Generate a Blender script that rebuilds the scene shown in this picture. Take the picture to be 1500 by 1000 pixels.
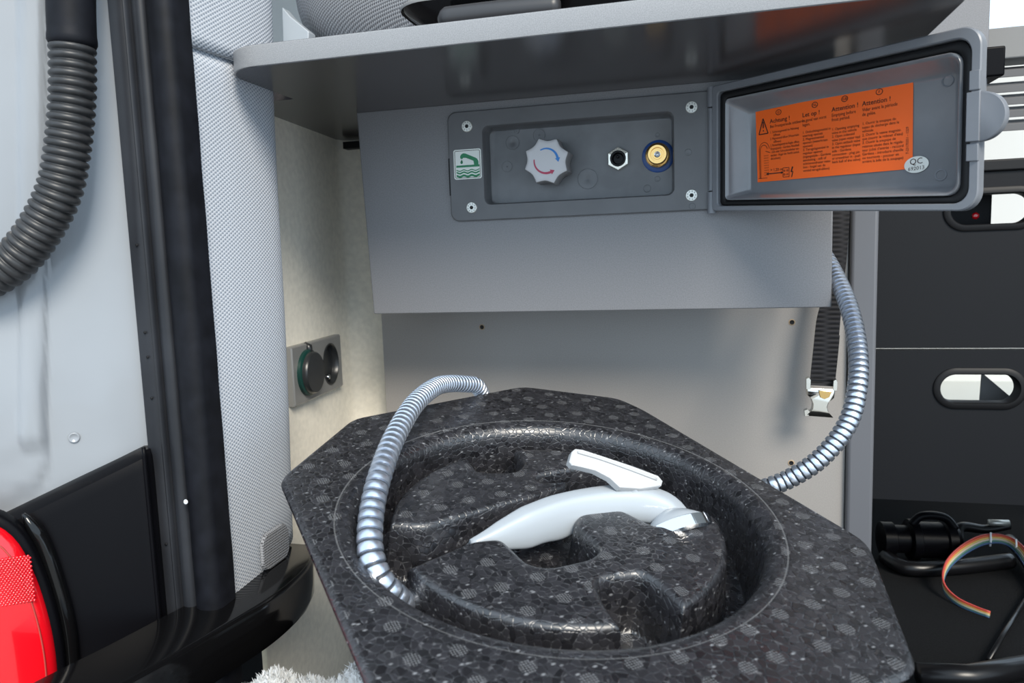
import bpy, bmesh, math, random
import numpy as np
from mathutils import Vector, Matrix
random.seed(7); np.random.seed(7)
sc = bpy.context.scene
COL = sc.collection
for o in list(bpy.data.objects): bpy.data.objects.remove(o)

# ------------------------------------------------------------------ camera
FPX = 1083.0
AX = np.array([[0.9690, -0.0043, -0.2469],
               [0.2447, -0.1179,  0.9624],
               [-0.0333, -0.9930, -0.1131]])      # rows: world X, Y, Z in camera axes (right, down, forward)
CAM = np.array([0.0, 0.0, 0.65])
cd = bpy.data.cameras.new('camera'); cam = bpy.data.objects.new('camera', cd); COL.objects.link(cam)
r_, u_, b_ = AX @ np.array([1, 0, 0]), AX @ np.array([0, -1, 0]), AX @ np.array([0, 0, -1])
cam.matrix_world = Matrix(((r_[0], u_[0], b_[0], CAM[0]), (r_[1], u_[1], b_[1], CAM[1]), (r_[2], u_[2], b_[2], CAM[2]), (0, 0, 0, 1)))
cd.sensor_width = 36.0; cd.lens = FPX / 1500 * 36; cd.clip_start = 0.01
cd.dof.use_dof = True; cd.dof.focus_distance = 0.66; cd.dof.aperture_fstop = 11
sc.camera = cam

# ------------------------------------------------------------------ light
w = bpy.data.worlds.new('sky'); sc.world = w; w.use_nodes = True
bg = w.node_tree.nodes['Background']; bg.inputs[0].default_value = (0.68, 0.84, 1.0, 1); bg.inputs[1].default_value = 1.7
sd = bpy.data.lights.new('sun', 'SUN'); sd.energy = 4.0; sd.angle = math.radians(22); sd.color = (1, .92, .80)
sun = bpy.data.objects.new('sun', sd); COL.objects.link(sun)
sun.rotation_euler = Vector((-0.45, 0.65, -0.61)).to_track_quat('-Z', 'Y').to_euler()
sc.view_settings.view_transform = 'Standard'; sc.view_settings.look = 'None'
sc.view_settings.exposure = 0.0; sc.view_settings.gamma = 1.0; sc.view_settings.use_curve_mapping = False

# ------------------------------------------------------------------ helpers
def nrm(v): v = np.asarray(v, float); return v / np.linalg.norm(v)
def ray(px, py): return AX @ np.array([px - 750, py - 500, FPX]) / FPX
def onX(px, py, x): r = ray(px, py); return CAM + r * (x / r[0])
def onY(px, py, y): r = ray(px, py); return CAM + r * (y / r[1])
def onZ(px, py, z): r = ray(px, py); return CAM + r * ((z - CAM[2]) / r[2])
def onP(px, py, p, n): r = ray(px, py); return CAM + r * (np.dot(np.asarray(p) - CAM, n) / np.dot(r, n))

MATS = {}
def mat(name, col, rough=.5, metal=0., spec=.5, noise=None, bump=None, coat=0, trans=0, sub=0, emit=None):
    """noise=(scale, amount[, detail]) colour variation; bump=(scale, strength, distance)"""
    m = bpy.data.materials.new(name); m.use_nodes = True; nt = m.node_tree; b = nt.nodes['Principled BSDF']
    b.inputs['Base Color'].default_value = (*col, 1); b.inputs['Roughness'].default_value = rough
    b.inputs['Metallic'].default_value = metal; b.inputs['Specular IOR Level'].default_value = spec
    b.inputs['Coat Weight'].default_value = coat; b.inputs['Transmission Weight'].default_value = trans
    b.inputs['Subsurface Weight'].default_value = sub
    tc = nt.nodes.new('ShaderNodeTexCoord')
    if noise:
        n = nt.nodes.new('ShaderNodeTexNoise'); n.inputs['Scale'].default_value = noise[0]; n.inputs['Detail'].default_value = noise[2] if len(noise) > 2 else 3
        nt.links.new(tc.outputs['Object'], n.inputs['Vector'])
        r = nt.nodes.new('ShaderNodeValToRGB'); r.color_ramp.elements[0].position = .32; r.color_ramp.elements[1].position = .68
        a = noise[1]
        r.color_ramp.elements[0].color = (*[max(0, c * (1 - a)) for c in col], 1); r.color_ramp.elements[1].color = (*[min(1, c * (1 + a)) for c in col], 1)
        nt.links.new(n.outputs['Fac'], r.inputs['Fac']); nt.links.new(r.outputs['Color'], b.inputs['Base Color'])
    if bump:
        n = nt.nodes.new('ShaderNodeTexNoise'); n.inputs['Scale'].default_value = bump[0]; n.inputs['Detail'].default_value = 3
        nt.links.new(tc.outputs['Object'], n.inputs['Vector'])
        bp = nt.nodes.new('ShaderNodeBump'); bp.inputs['Strength'].default_value = bump[1]; bp.inputs['Distance'].default_value = bump[2]
        nt.links.new(n.outputs['Fac'], bp.inputs['Height']); nt.links.new(bp.outputs['Normal'], b.inputs['Normal'])
    MATS[name] = m
    return m

class MB:
    """collects geometry; faces carry a material index"""
    def __init__(s): s.v = []; s.f = []; s.m = []; s.uv = None
    def add(s, vs, fs, mi=0):
        k = len(s.v); s.v += [tuple(map(float, p)) for p in vs]; s.f += [tuple(i + k for i in f) for f in fs]; s.m += [mi] * len(fs); return s
    def box(s, lo, hi, mi=0):
        x0, y0, z0 = lo; x1, y1, z1 = hi
        return s.add([(x0,y0,z0),(x1,y0,z0),(x1,y1,z0),(x0,y1,z0),(x0,y0,z1),(x1,y0,z1),(x1,y1,z1),(x0,y1,z1)],
                     [(0,3,2,1),(4,5,6,7),(0,1,5,4),(1,2,6,5),(2,3,7,6),(3,0,4,7)], mi)
    def loft(s, rings, closed=True, cap0=False, cap1=False, mis=None, mi=0):
        k = len(s.v); n = len(rings[0]); s.v += [tuple(map(float, p)) for r in rings for p in r]
        for i in range(len(rings) - 1):
            for j in range(n if closed else n - 1):
                a = k + i*n + j; b = k + i*n + (j+1) % n
                s.f.append((a, b, b + n, a + n)); s.m.append(mis[i] if mis else mi)
        if cap0: s.f.append(tuple(k + j for j in reversed(range(n)))); s.m.append(mis[0] if mis else mi)
        if cap1: s.f.append(tuple(k + (len(rings)-1)*n + j for j in range(n))); s.m.append(mis[-1] if mis else mi)
        return s
    def tube(s, path, rad, n=16, caps=True, mis=None, mi=0, flat=None):
        P = np.asarray(path, float); T = np.gradient(P, axis=0); T /= np.linalg.norm(T, axis=1)[:, None]
        up = np.array([0, 0, 1.]) if abs(T[0][2]) < .9 else np.array([1., 0, 0])
        u = nrm(np.cross(T[0], up)); rings = []
        R = np.full(len(P), rad) if np.isscalar(rad) else np.asarray(rad)
        for i in range(len(P)):
            u = nrm(u - T[i] * u.dot(T[i])); v = np.cross(T[i], u)
            rings.append([P[i] + R[i] * (math.cos(t) * u + math.sin(t) * v) for t in np.linspace(0, 2*math.pi, n, endpoint=False)])
        return s.loft(rings, True, caps, caps, mis, mi)
    def lathe(s, o, ax, prof, n=32, cap0=True, cap1=True, mis=None, mi=0, rf=None, rot=0):
        """prof: (radius, height along ax)"""
        o = np.asarray(o, float); ax = nrm(ax); e = np.array([0, 0, 1.]) if abs(ax[2]) < .9 else np.array([1., 0, 0])
        u = nrm(np.cross(e, ax)); v = np.cross(ax, u)
        rings = [[o + ax*h + r * (rf(t) if rf else 1) * (math.cos(t+rot)*u + math.sin(t+rot)*v) for t in np.linspace(0, 2*math.pi, n, endpoint=False)] for r, h in prof]
        return s.loft(rings, True, cap0, cap1, mis, mi)
    def build(s, name, mats, parent=None, smooth=False, bevel=0, loc=None, sharp=None):
        me = bpy.data.meshes.new(name); me.from_pydata(s.v, [], s.f)
        for m in (mats if isinstance(mats, (list, tuple)) else [mats]): me.materials.append(MATS[m] if isinstance(m, str) else m)
        for p, mi in zip(me.polygons, s.m): p.material_index = mi
        bm = bmesh.new(); bm.from_mesh(me); bmesh.ops.recalc_face_normals(bm, faces=bm.faces); bm.to_mesh(me); bm.free()
        if smooth:
            for p in me.polygons: p.use_smooth = True
            if sharp: me.set_sharp_from_angle(angle=math.radians(sharp))
        me.update()
        o = bpy.data.objects.new(name, me); COL.objects.link(o)
        if parent is not None:
            o.parent = parent
            if parent.type == 'EMPTY': o.matrix_parent_inverse = Matrix.Translation(-Vector(parent.location))
        if bevel:
            b = o.modifiers.new('bevel', 'BEVEL'); b.width = bevel; b.segments = 3; b.limit_method = 'ANGLE'; b.angle_limit = math.radians(40)
            for p in me.polygons: p.use_smooth = True
            me.set_sharp_from_angle(angle=math.radians(40))
        return o
def tag(o, label, cat, group=None):
    o['label'] = label; o['category'] = cat
    if group: o['group'] = group
    return o
def thing(name, label, cat, loc=(0, 0, 0), group=None):
    o = bpy.data.objects.new(name, None); COL.objects.link(o); o.location = loc; o.empty_display_size = .02
    return tag(o, label, cat, group)
def struct(o, label=None, cat=None):
    o['kind'] = 'structure'
    if label: o['label'] = label
    if cat: o['category'] = cat
    return o
def rrect(x0, x1, z0, z1, r, n=6):
    """rounded rectangle outline, counter-clockwise; r scalar or (bl, br, tr, tl)"""
    R = [r]*4 if np.isscalar(r) else r; out = []
    for (cx, cz, rr, a) in ((x0, z0, R[0], 180), (x1, z0, R[1], 270), (x1, z1, R[2], 0), (x0, z1, R[3], 90)):
        sx = 1 if cx == x0 else -1; sz = 1 if cz == z0 else -1
        for k in range(n + 1):
            t = math.radians(a + 90 * k / n); out.append((cx + sx*rr + rr*math.cos(t), cz + sz*rr + rr*math.sin(t)))
    return out
def spline(pts, step=None, n=None):
    """Catmull-Rom through pts, resampled by arc length"""
    P = np.asarray(pts, float); Q = np.vstack([2*P[0]-P[1], P, 2*P[-1]-P[-2]]); out = []
    for i in range(1, len(Q) - 2):
        for t in np.linspace(0, 1, 40, endpoint=False):
            a, b, c, d = Q[i-1], Q[i], Q[i+1], Q[i+2]
            out.append(.5*((2*b) + (c-a)*t + (2*a-5*b+4*c-d)*t*t + (3*b-a-3*c+d)*t**3))
    out.append(P[-1]); out = np.array(out)
    L = np.r_[0, np.cumsum(np.linalg.norm(np.diff(out, axis=0), axis=1))]
    if n is None: n = max(2, int(L[-1] / step) + 1)
    s = np.linspace(0, L[-1], n); return np.stack([np.interp(s, L, out[:, k]) for k in range(out.shape[1])], 1)
def along(path, svals):
    L = np.r_[0, np.cumsum(np.linalg.norm(np.diff(path, axis=0), axis=1))]
    return np.stack([np.interp(svals, L, path[:, k]) for k in range(3)], 1), L[-1]
def text_mesh(body, size, align='LEFT', space=1.0, off=0.0):
    c = bpy.data.curves.new('t', 'FONT'); c.body = body; c.size = size; c.align_x = align; c.space_line = space; c.resolution_u = 2; c.offset = off
    o = bpy.data.objects.new('t', c); COL.objects.link(o); dg = bpy.context.evaluated_depsgraph_get()
    me = o.evaluated_get(dg).to_mesh(); vs = [tuple(v.co) for v in me.vertices]; fs = [tuple(p.vertices) for p in me.polygons]
    o.evaluated_get(dg).to_mesh_clear(); bpy.data.objects.remove(o); bpy.data.curves.remove(c)
    return vs, fs

# ------------------------------------------------------------------ materials
def laminate(name, c0, c1, rough, scale=900, spec=.5):
    m = mat(name, c0, rough, spec=spec, noise=(scale, .0)); nt = m.node_tree
    r = [n for n in nt.nodes if n.type == 'VALTORGB'][0]; r.color_ramp.elements[0].color = (*c0, 1); r.color_ramp.elements[1].color = (*c1, 1)
    return m
laminate('laminate', (.170, .170, .179), (.225, .225, .235), .42)
laminate('laminate_edge', (.21, .215, .225), (.30, .305, .315), .40, 1400)
laminate('laminate_shelf', (.052, .048, .050), (.070, .065, .067), .21, 900, .8)
laminate('laminate_back', (.285, .268, .254), (.335, .316, .300), .36)
laminate('laminate_dark', (.0075, .008, .010), (.010, .0108, .013), .5, 900, .2)
mat('post_grey', (.12, .125, .14), .4)
mat('plate_grey', (.125, .128, .135), .42, bump=(60, .05, .001), noise=(25, .10))
mat('tub_grey', (.130, .136, .145), .36, noise=(40, .14), bump=(90, .06, .001))
mat('lid_grey', (.175, .185, .205), .38, noise=(30, .06))
mat('lid_inside', (.19, .197, .212), .14, spec=.9, noise=(30, .08))
mat('black_rubber', (.006, .006, .007), .5, spec=.3)
mat('black_gloss', (.004, .004, .0045), .10, spec=.5)
mat('black_plastic', (.003, .003, .0042), .36, spec=.10, bump=(300, .05, .0005))
mat('seal_rubber', (.0065, .0073, .0105), .55, spec=.18, noise=(60, .35))
mat('seal_lip', (.022, .024, .029), .42, spec=.3, noise=(18, .25))
mat('hose_rubber', (.028, .029, .031), .42, noise=(120, .25))
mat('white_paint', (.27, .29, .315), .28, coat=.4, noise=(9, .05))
mat('cream', (.86, .81, .70), .75, noise=(140, .06), bump=(300, .15, .0006))
mat('white_plastic', (.40, .44, .48), .28, coat=.2)
mat('white_matt', (.48, .49, .50), .4)
mat('chrome', (.78, .79, .80), .08, metal=1)
mat('steel', (.62, .64, .67), .22, metal=1)
mat('hose_metal', (.62, .68, .78), .30, metal=.9)
mat('hose_gap', (.03, .035, .045), .5)
mat('zinc', (.62, .62, .58), .35, metal=.7)
mat('brass', (.80, .52, .20), .2, metal=1)
mat('nickel', (.80, .78, .70), .25, metal=.85)
mat('blue_washer', (.01, .06, .24), .35)
mat('knob_face', (.62, .62, .64), .4)
mat('knob_side', (.30, .30, .31), .42)
mat('print_blue', (.03, .22, .62), .5)
mat('print_red', (.48, .05, .11), .5)
mat('sign_white', (.80, .84, .80), .4)
mat('sign_green', (.01, .22, .09), .45)
mat('orange', (1.0, .135, .004), .45)
mat('print_black', (.03, .008, .003), .6)
mat('qc_silver', (.60, .60, .56), .3, metal=.35)
mat('socket_silver', (.27, .27, .265), .4, metal=.3)
mat('socket_black', (.02, .022, .024), .3)
mat('socket_green', (.006, .04, .034), .35)
mat('print_white', (.75, .78, .82), .5)
mat('lens_red', (.75, .004, .012), .18, coat=1.0, sub=.0)
mat('carpet', (.008, .0085, .0095), .95, spec=.1, noise=(500, .4), bump=(900, .6, .002))
mat('black_metal', (.005, .005, .006), .3, spec=.35)
mat('chipped_board', (.40, .30, .20), .8)
mat('glass', (1, 1, 1), 0, trans=1)
mat('vinyl', (.46, .48, .46), .5)
mat('torch_grey', (.035, .035, .038), .4)
mat('grey_matt', (.22, .22, .22), .6)
mat('ground_tar', (.28, .27, .255), .9, noise=(30, .2))
mat('shell_white', (.62, .63, .62), .5)
mat('roof_lining', (.30, .30, .30), .8)
mat('slat_grey', (.10, .10, .105), .5)
mat('buckle', (.85, .82, .74), .16, metal=1)
mat('towel', (.56, .57, .57), .95)
for nm, c in dict(wire_orange=(.55, .12, .04), wire_red=(.42, .05, .04), wire_yellow=(.50, .36, .10), wire_green=(.06, .16, .12), wire_blue=(.03, .07, .16), wire_pale=(.45, .40, .34)).items(): mat(nm, c, .5)

def weave(name, ca, cb, pitch, rough=.9, bump=.6, diag=False):
    """woven cloth: small bumps on a diagonal lattice of the UV map (metres)"""
    m = mat(name, ca, rough, spec=.2); nt = m.node_tree; b = nt.nodes['Principled BSDF']; L = nt.links
    uv = nt.nodes.new('ShaderNodeUVMap'); sp = nt.nodes.new('ShaderNodeSeparateXYZ'); L.new(uv.outputs[0], sp.inputs[0])
    def mth(op, a, bb=None):
        n = nt.nodes.new('ShaderNodeMath'); n.operation = op
        for i, v in enumerate((a, bb)):
            if v is None: continue
            if isinstance(v, (int, float)): n.inputs[i].default_value = v
            else: L.new(v, n.inputs[i])
        return n.outputs[0]
    k = 2 * math.pi / pitch
    if diag: s = mth('MULTIPLY', mth('SINE', mth('MULTIPLY', mth('ADD', sp.outputs[0], sp.outputs[1]), k*.7)), mth('SINE', mth('MULTIPLY', mth('SUBTRACT', sp.outputs[0], sp.outputs[1]), k*.7)))
    else: s = mth('MULTIPLY', mth('SINE', mth('MULTIPLY', sp.outputs[0], k*.5)), mth('SINE', mth('MULTIPLY', sp.outputs[1], k*.8)))
    s = mth('MULTIPLY_ADD', s, .5); nt.nodes[-1].inputs[2].default_value = .5
    r = nt.nodes.new('ShaderNodeValToRGB'); r.color_ramp.elements[0].position = .22; r.color_ramp.elements[1].position = .52
    r.color_ramp.elements[0].color = (*cb, 1); r.color_ramp.elements[1].color = (*ca, 1)
    L.new(s, r.inputs[0]); L.new(r.outputs[0], b.inputs['Base Color'])
    bp = nt.nodes.new('ShaderNodeBump'); bp.inputs['Strength'].default_value = bump; bp.inputs['Distance'].default_value = pitch * .25
    L.new(s, bp.inputs['Height']); L.new(bp.outputs[0], b.inputs['Normal'])
    return m
weave('knit', (.56, .59, .64), (.26, .30, .36), .0027)
weave('mesh_cloth', (.30, .31, .33), (.10, .10, .11), .0034, diag=True)
weave('webbing', (.020, .020, .023), (.008, .008, .009), .0040, rough=.7, bump=.8)

def foam():
    m = mat('foam', (.02, .02, .022), .36, spec=1.0); nt = m.node_tree; b = nt.nodes['Principled BSDF']; L = nt.links
    N = nt.nodes.new
    tc = N('ShaderNodeTexCoord'); geo = N('ShaderNodeNewGeometry')
    v = N('ShaderNodeTexVoronoi'); v.feature = 'DISTANCE_TO_EDGE'; v.inputs['Scale'].default_value = 215; v.inputs['Randomness'].default_value = .9
    L.new(tc.outputs['Object'], v.inputs['Vector'])
    c = N('ShaderNodeTexVoronoi'); c.inputs['Scale'].default_value = 215; c.inputs['Randomness'].default_value = .9; L.new(tc.outputs['Object'], c.inputs['Vector'])
    def ramp(src, p0, p1, a, bb):
        r = N('ShaderNodeValToRGB'); r.color_ramp.elements[0].position = p0; r.color_ramp.elements[1].position = p1
        r.color_ramp.elements[0].color = (*a, 1); r.color_ramp.elements[1].color = (*bb, 1); L.new(src, r.inputs[0]); return r.outputs[0]
    def mth(op, a, bb):
        n = N('ShaderNodeMath'); n.operation = op
        for i, x in enumerate((a, bb)):
            if isinstance(x, (int, float)): n.inputs[i].default_value = x
            else: L.new(x, n.inputs[i])
        return n.outputs[0]
    def mix(fac, a, bb):
        n = N('ShaderNodeMix'); n.data_type = 'RGBA'
        for i, x in ((0, fac), (6, a), (7, bb)):
            if isinstance(x, tuple): n.inputs[i].default_value = (*x, 1)
            elif isinstance(x, (int, float)): n.inputs[i].default_value = x
            else: L.new(x, n.inputs[i])
        return n.outputs[2]
    sep = N('ShaderNodeSeparateColor'); L.new(c.outputs['Color'], sep.inputs[0])
    base = ramp(sep.outputs[0], .0, 1., (.009, .009, .011), (.027, .027, .032))
    # pale glints along the bead seams, painted into the colour here and there
    n1 = N('ShaderNodeTexNoise'); n1.inputs['Scale'].default_value = 260; n1.inputs['Detail'].default_value = 2; L.new(tc.outputs['Object'], n1.inputs['Vector'])
    seam = mth('MULTIPLY', ramp(v.outputs['Distance'], .0, .09, (1, 1, 1), (0, 0, 0)), ramp(n1.outputs['Fac'], .52, .68, (0, 0, 0), (1, 1, 1)))
    col = mix(mth('MULTIPLY', seam, .40), base, (.24, .245, .26))
    # bright flecks: small highlights on the beads, painted into the colour
    fl = N('ShaderNodeTexVoronoi'); fl.inputs['Scale'].default_value = 210
    mpf = N('ShaderNodeMapping'); mpf.inputs['Scale'].default_value = (.55, 1, 1); mpf.inputs['Rotation'].default_value = (0, 0, .7); L.new(tc.outputs['Object'], mpf.inputs[0]); L.new(mpf.outputs[0], fl.inputs['Vector'])
    glint = ramp(fl.outputs['Distance'], .08, .20, (1, 1, 1), (0, 0, 0))
    sp2 = N('ShaderNodeSeparateColor'); L.new(fl.outputs['Color'], sp2.inputs[0])
    glint = mth('MULTIPLY', glint, mth('GREATER_THAN', sp2.outputs[1], .50))
    col = mix(mth('MULTIPLY', glint, .6), col, (.34, .35, .37))
    # round steam-vent marks moulded into the flat faces
    sx = N('ShaderNodeSeparateXYZ'); L.new(tc.outputs['Object'], sx.inputs[0])
    cx = N('ShaderNodeCombineXYZ'); L.new(sx.outputs[0], cx.inputs[0]); L.new(sx.outputs[1], cx.inputs[1])
    g = N('ShaderNodeTexVoronoi'); g.voronoi_dimensions = '2D'; g.inputs['Scale'].default_value = 40; g.inputs['Randomness'].default_value = .28; L.new(cx.outputs[0], g.inputs['Vector'])
    d = N('ShaderNodeTexVoronoi'); d.voronoi_dimensions = '2D'; d.inputs['Scale'].default_value = 640; d.inputs['Randomness'].default_value = .1; L.new(cx.outputs[0], d.inputs['Vector'])
    disc = ramp(g.outputs['Distance'], .18, .20, (1, 1, 1), (0, 0, 0)); dots = ramp(d.outputs['Distance'], .26, .42, (1, 1, 1), (0, 0, 0))
    vt = N('ShaderNodeVectorTransform'); vt.vector_type = 'NORMAL'; vt.convert_from = 'WORLD'; vt.convert_to = 'OBJECT'; L.new(geo.outputs['Normal'], vt.inputs[0])
    sn = N('ShaderNodeSeparateXYZ'); L.new(vt.outputs[0], sn.inputs[0])
    mark = mth('MULTIPLY', mth('MULTIPLY', disc, dots), mth('GREATER_THAN', sn.outputs[2], .975))
    col = mix(mth('MULTIPLY', mark, .65), col, (.20, .205, .215))
    vl = N('ShaderNodeVectorMath'); vl.operation = 'DISTANCE'; L.new(cx.outputs[0], vl.inputs[0]); vl.inputs[1].default_value = (-.126, -.192, 0)
    flash = mth('LESS_THAN', mth('ABSOLUTE', mth('SUBTRACT', vl.outputs['Value'], .1535), 0), .0005)
    col = mix(mth('MULTIPLY', flash, .38), col, (.24, .245, .25))
    L.new(col, b.inputs['Base Color'])
    rg = ramp(sep.outputs[1], 0., 1., (.22, .22, .22), (.38, .38, .38)); L.new(rg, b.inputs['Roughness'])
    h = mth('ADD', mth('MULTIPLY', ramp(v.outputs['Distance'], .0, .10, (0, 0, 0), (1, 1, 1)), .8), mth('MULTIPLY', mark, .3))
    h = mth('ADD', h, mth('MULTIPLY', sep.outputs[2], .25))
    bp = N('ShaderNodeBump'); bp.inputs['Strength'].default_value = .5; bp.inputs['Distance'].default_value = .00035; L.new(h, bp.inputs['Height']); L.new(bp.outputs[0], b.inputs['Normal'])
foam()

def set_uv(o, uvs):
    me = o.data; l = me.uv_layers.new(name='UVMap')
    for lp in me.loops: l.data[lp.index].uv = uvs[lp.vertex_index]

# ================================================================== SETTING
YB = .75            # front face of the fascia board
FZ = .19            # load floor
FZL = .08           # sunk floor well on the left
ZS = .8088          # underside of the shelf
# outside ground, van shell
struct(MB().box((-6, -6, -.62), (6, 6, -.55)).build('ground', 'ground_tar'))
struct(MB().box((0, .31, .02), (1.10, 2.7, FZ)).build('floor', 'carpet'))
struct(MB().box((-.80, .31, .02), (-.0005, 2.7, FZL)).build('floor_well', 'carpet'))
struct(MB().box((-.80, 1.57, FZ), (1.10, 2.7, FZ + .004)).build('floor_cabin', 'vinyl'))
struct(MB().box((-.80, .50, 1.62), (1.10, 2.7, 1.66)).build('ceiling', 'roof_lining'))
struct(MB().box((-.84, .60, -.02), (-.80, 2.7, 1.66)).build('wall_outer', 'shell_white'))
zw = onY(1480, 42, 2.70)[2]
struct(MB().box((-.80, 2.70, -.02), (1.10, 2.74, zw)).build('wall_front', 'shell_white'))
struct(MB().box((-.80, 2.715, zw), (1.10, 2.719, 1.62)).build('window_1', 'glass'), 'windscreen at the front of the van')
struct(MB().box((1.06, .60, -.02), (1.10, 1.35, 1.62)).build('wall_right', 'shell_white'))
# cream side lining with the corner turned towards the viewer
pl = [(-.4385, .640), (-.4400, .70), (-.4417, .72), (-.4537, .87), (-.4560, .895), (-.452, .905), (-.440, .910), (-.30, .915)]
m = MB(); m.loft([[(x, y, FZL) for x, y in pl], [(x, y, ZS) for x, y in pl]], closed=False)
m.loft([[(x-.02, y+.02, FZL) for x, y in pl], [(x-.02, y+.02, ZS) for x, y in pl]], closed=False)
struct(m.build('wall_left', 'cream', smooth=True, sharp=50))
# back panel with its screw holes, post at its right
back = struct(MB().box((-.394, .87, .06), (.156, .885, .806)).build('wall_back', 'laminate_back', bevel=.0008))
for px, py in ((706, 479), (1160, 472), (1159, 678)):
    p = onY(px, py, .8699); h = MB(); h.lathe(p, (0, -1, 0), [(.0038, -.0002), (.0035, .0003), (.0026, .0003), (.0024, .0002)], 14, False, True, mis=[0, 0, 1]); 
    h.build('screw_hole', ['chipped_board', 'black_rubber'], back, smooth=True)
struct(MB().box((.1565, .862, .06), (.184, .95, .806)).build('trim_1', 'post_grey', bevel=.004))

# fabric-covered pillar
def pillar(name, z0f, z1f, off, label):
    prof = [(-.400, .5155), (-.392, .5158), (-.387, .5165), (-.3845, .521), (-.3835, .54), (-.383, .57), (-.3835, .60), (-.386, .625), (-.392, .640), (-.404, .648), (-.42, .652)]
    prof = spline([(x, y, 0) for x, y in prof], n=44)[:, :2]; L = np.r_[0, np.cumsum(np.linalg.norm(np.diff(prof, axis=0), axis=1))]
    rows = 40; rings = []; uvs = []
    for k in range(rows):
        t = k / (rows - 1); ring = []
        for (x, y), l in zip(prof, L):
            z = z0f(y) + (z1f(y) - z0f(y)) * t
            lean = (z - .6) * .028 * max(0, y - .52) / .12            # slightly wider at the bottom of the inner edge
            hem = off + (-.0025 * max(0, 1 - abs(z - z1f(y)) / .006) if name == 'trim_3' else 0)
            ring.append((x + hem + lean + .0010*math.sin(z*14)*min(1, max(0, (y-.52)/.03)), y, z)); uvs.append((l, z))
        rings.append(ring)
    m = MB().loft(rings, closed=False); o = m.build(name, 'knit', smooth=True); set_uv(o, uvs); struct(o, label)
    s = o.modifiers.new('solid', 'SOLIDIFY'); s.thickness = .004; s.offset = -1
    return o
zseam = lambda y: .822 + (y - .50) * .02
pillar('trim_2', zseam, lambda y: 1.2, .0018, 'upper pale grey knit pillar cover above the seam')
pillar('trim_3', lambda y: .352 + (y - .5) * .20, zseam, 0, 'lower pale grey knit pillar cover beside the black seal')

# white painted body jamb: a sheet with a long raised rib
def jamb_pt(s, z, d=0):
    """s: distance outwards from the seal, d: towards the viewer"""
    a = np.array([-.432, .508]); e = nrm(np.array([-.80, -.60])); nn = np.array([.60, -.80])
    q = a + e * s + nn * d; return (q[0], q[1], z)
cols = np.linspace(.0085, .36, 150); rows = np.linspace(.30, 1.15, 120); rings = []
for z in rows:
    ring = []
    for s in cols:
        sm_ = lambda v: (lambda q: q*q*(3-2*q))(min(1, max(0, v)))
        sr = .0504 + (.853 - z)*.09
        k = sm_((z - .517 + .5*abs(s - sr - .009)) / .006)
        d = .0050*sm_((s - sr)/.004)*k - .0040*sm_((s - sr - .0145)/.004)*k
        d += .0030*sm_((s - .0795)/.004)*sm_((z - .487 + .55*(s - .085) - .010*sm_((.092 - s)/.010))/.005)*(1 if z < .56 else max(0, 1 - (z-.56)/.05))
        d += .0015*math.exp(-((s-.035)/.015)**2)
        ring.append(jamb_pt(s, z, d))
    rings.append(ring)
body = struct(MB().loft(rings, closed=False).build('wall_body', 'white_paint', smooth=True)); sm = body.modifiers.new('solid', 'SOLIDIFY'); sm.thickness = .002; sm.offset = -1
for s, z, r in ((.062, .520, .0042), (.092, .512, .0042), (.1, .70, .0015)):
    p = np.array(jamb_pt(s, z, .0028)); MB().lathe(p, (.60, -.80, 0), [(r, 0), (r*.95, .0009), (r*.75, .0009), (r*.6, .0002)], 18, False, True).build('dimple', 'white_paint', body, smooth=True)

# ================================================================== LEFT DOOR OPENING
seal = thing('door_seal', 'tall black rubber door seal between white body and knit pillar', 'door seal', (-.41, .5, .34))
def strip(name, prof, z0, z1, m_, sm=True, wob=0):
    rings = []
    for z in np.linspace(z0, z1, 60):
        rings.append([(x + wob*math.sin(z*70 + i*.6), y + wob*math.sin(z*110 + i), z) for i, (x, y) in enumerate(prof)])
    return MB().loft(rings, True, True, True).build(name, m_, seal, smooth=sm, sharp=50)
strip('outer_lip', [(-.4350, .520), (-.4348, .497), (-.4325, .4925), (-.4250, .4912), (-.4185, .4918), (-.4160, .4950), (-.4158, .520)], .30, 1.15, 'seal_lip')
strip('lip_edge', [(-.4185, .4925), (-.4180, .4905), (-.4168, .4900), (-.4158, .4908), (-.4156, .4940)], .30, 1.15, 'seal_lip')
strip('channel', [(-.4145, .520), (-.4143, .4955), (-.4125, .4935), (-.4075, .4925), (-.4040, .4940), (-.4025, .4975), (-.4023, .520)], .30, 1.15, 'seal_lip')
strip('bulb', [(-.4010, .520), (-.4010, .4955), (-.3995, .4925), (-.3940, .4900), (-.3870, .4900), (-.3810, .4925), (-.3785, .4975), (-.3785, .5150)], .30, 1.15, 'seal_rubber', wob=.00015)
MB().lathe(onY(272, 735, .4872), (0, -1, .1), [(.0022, 0), (.0015, .0006)], 10, True, True).build('paint_chip', 'print_white', seal, smooth=True)
for px, py in ((200, 359), (212, 487), (216, 523), (222, 583), (243, 797)):
    p = onY(px, py, .4900); MB().lathe(p, (0, -1, 0), [(.0012, 0), (.0010, .0004)], 10).build('dent', 'black_rubber', seal, smooth=True)

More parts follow.
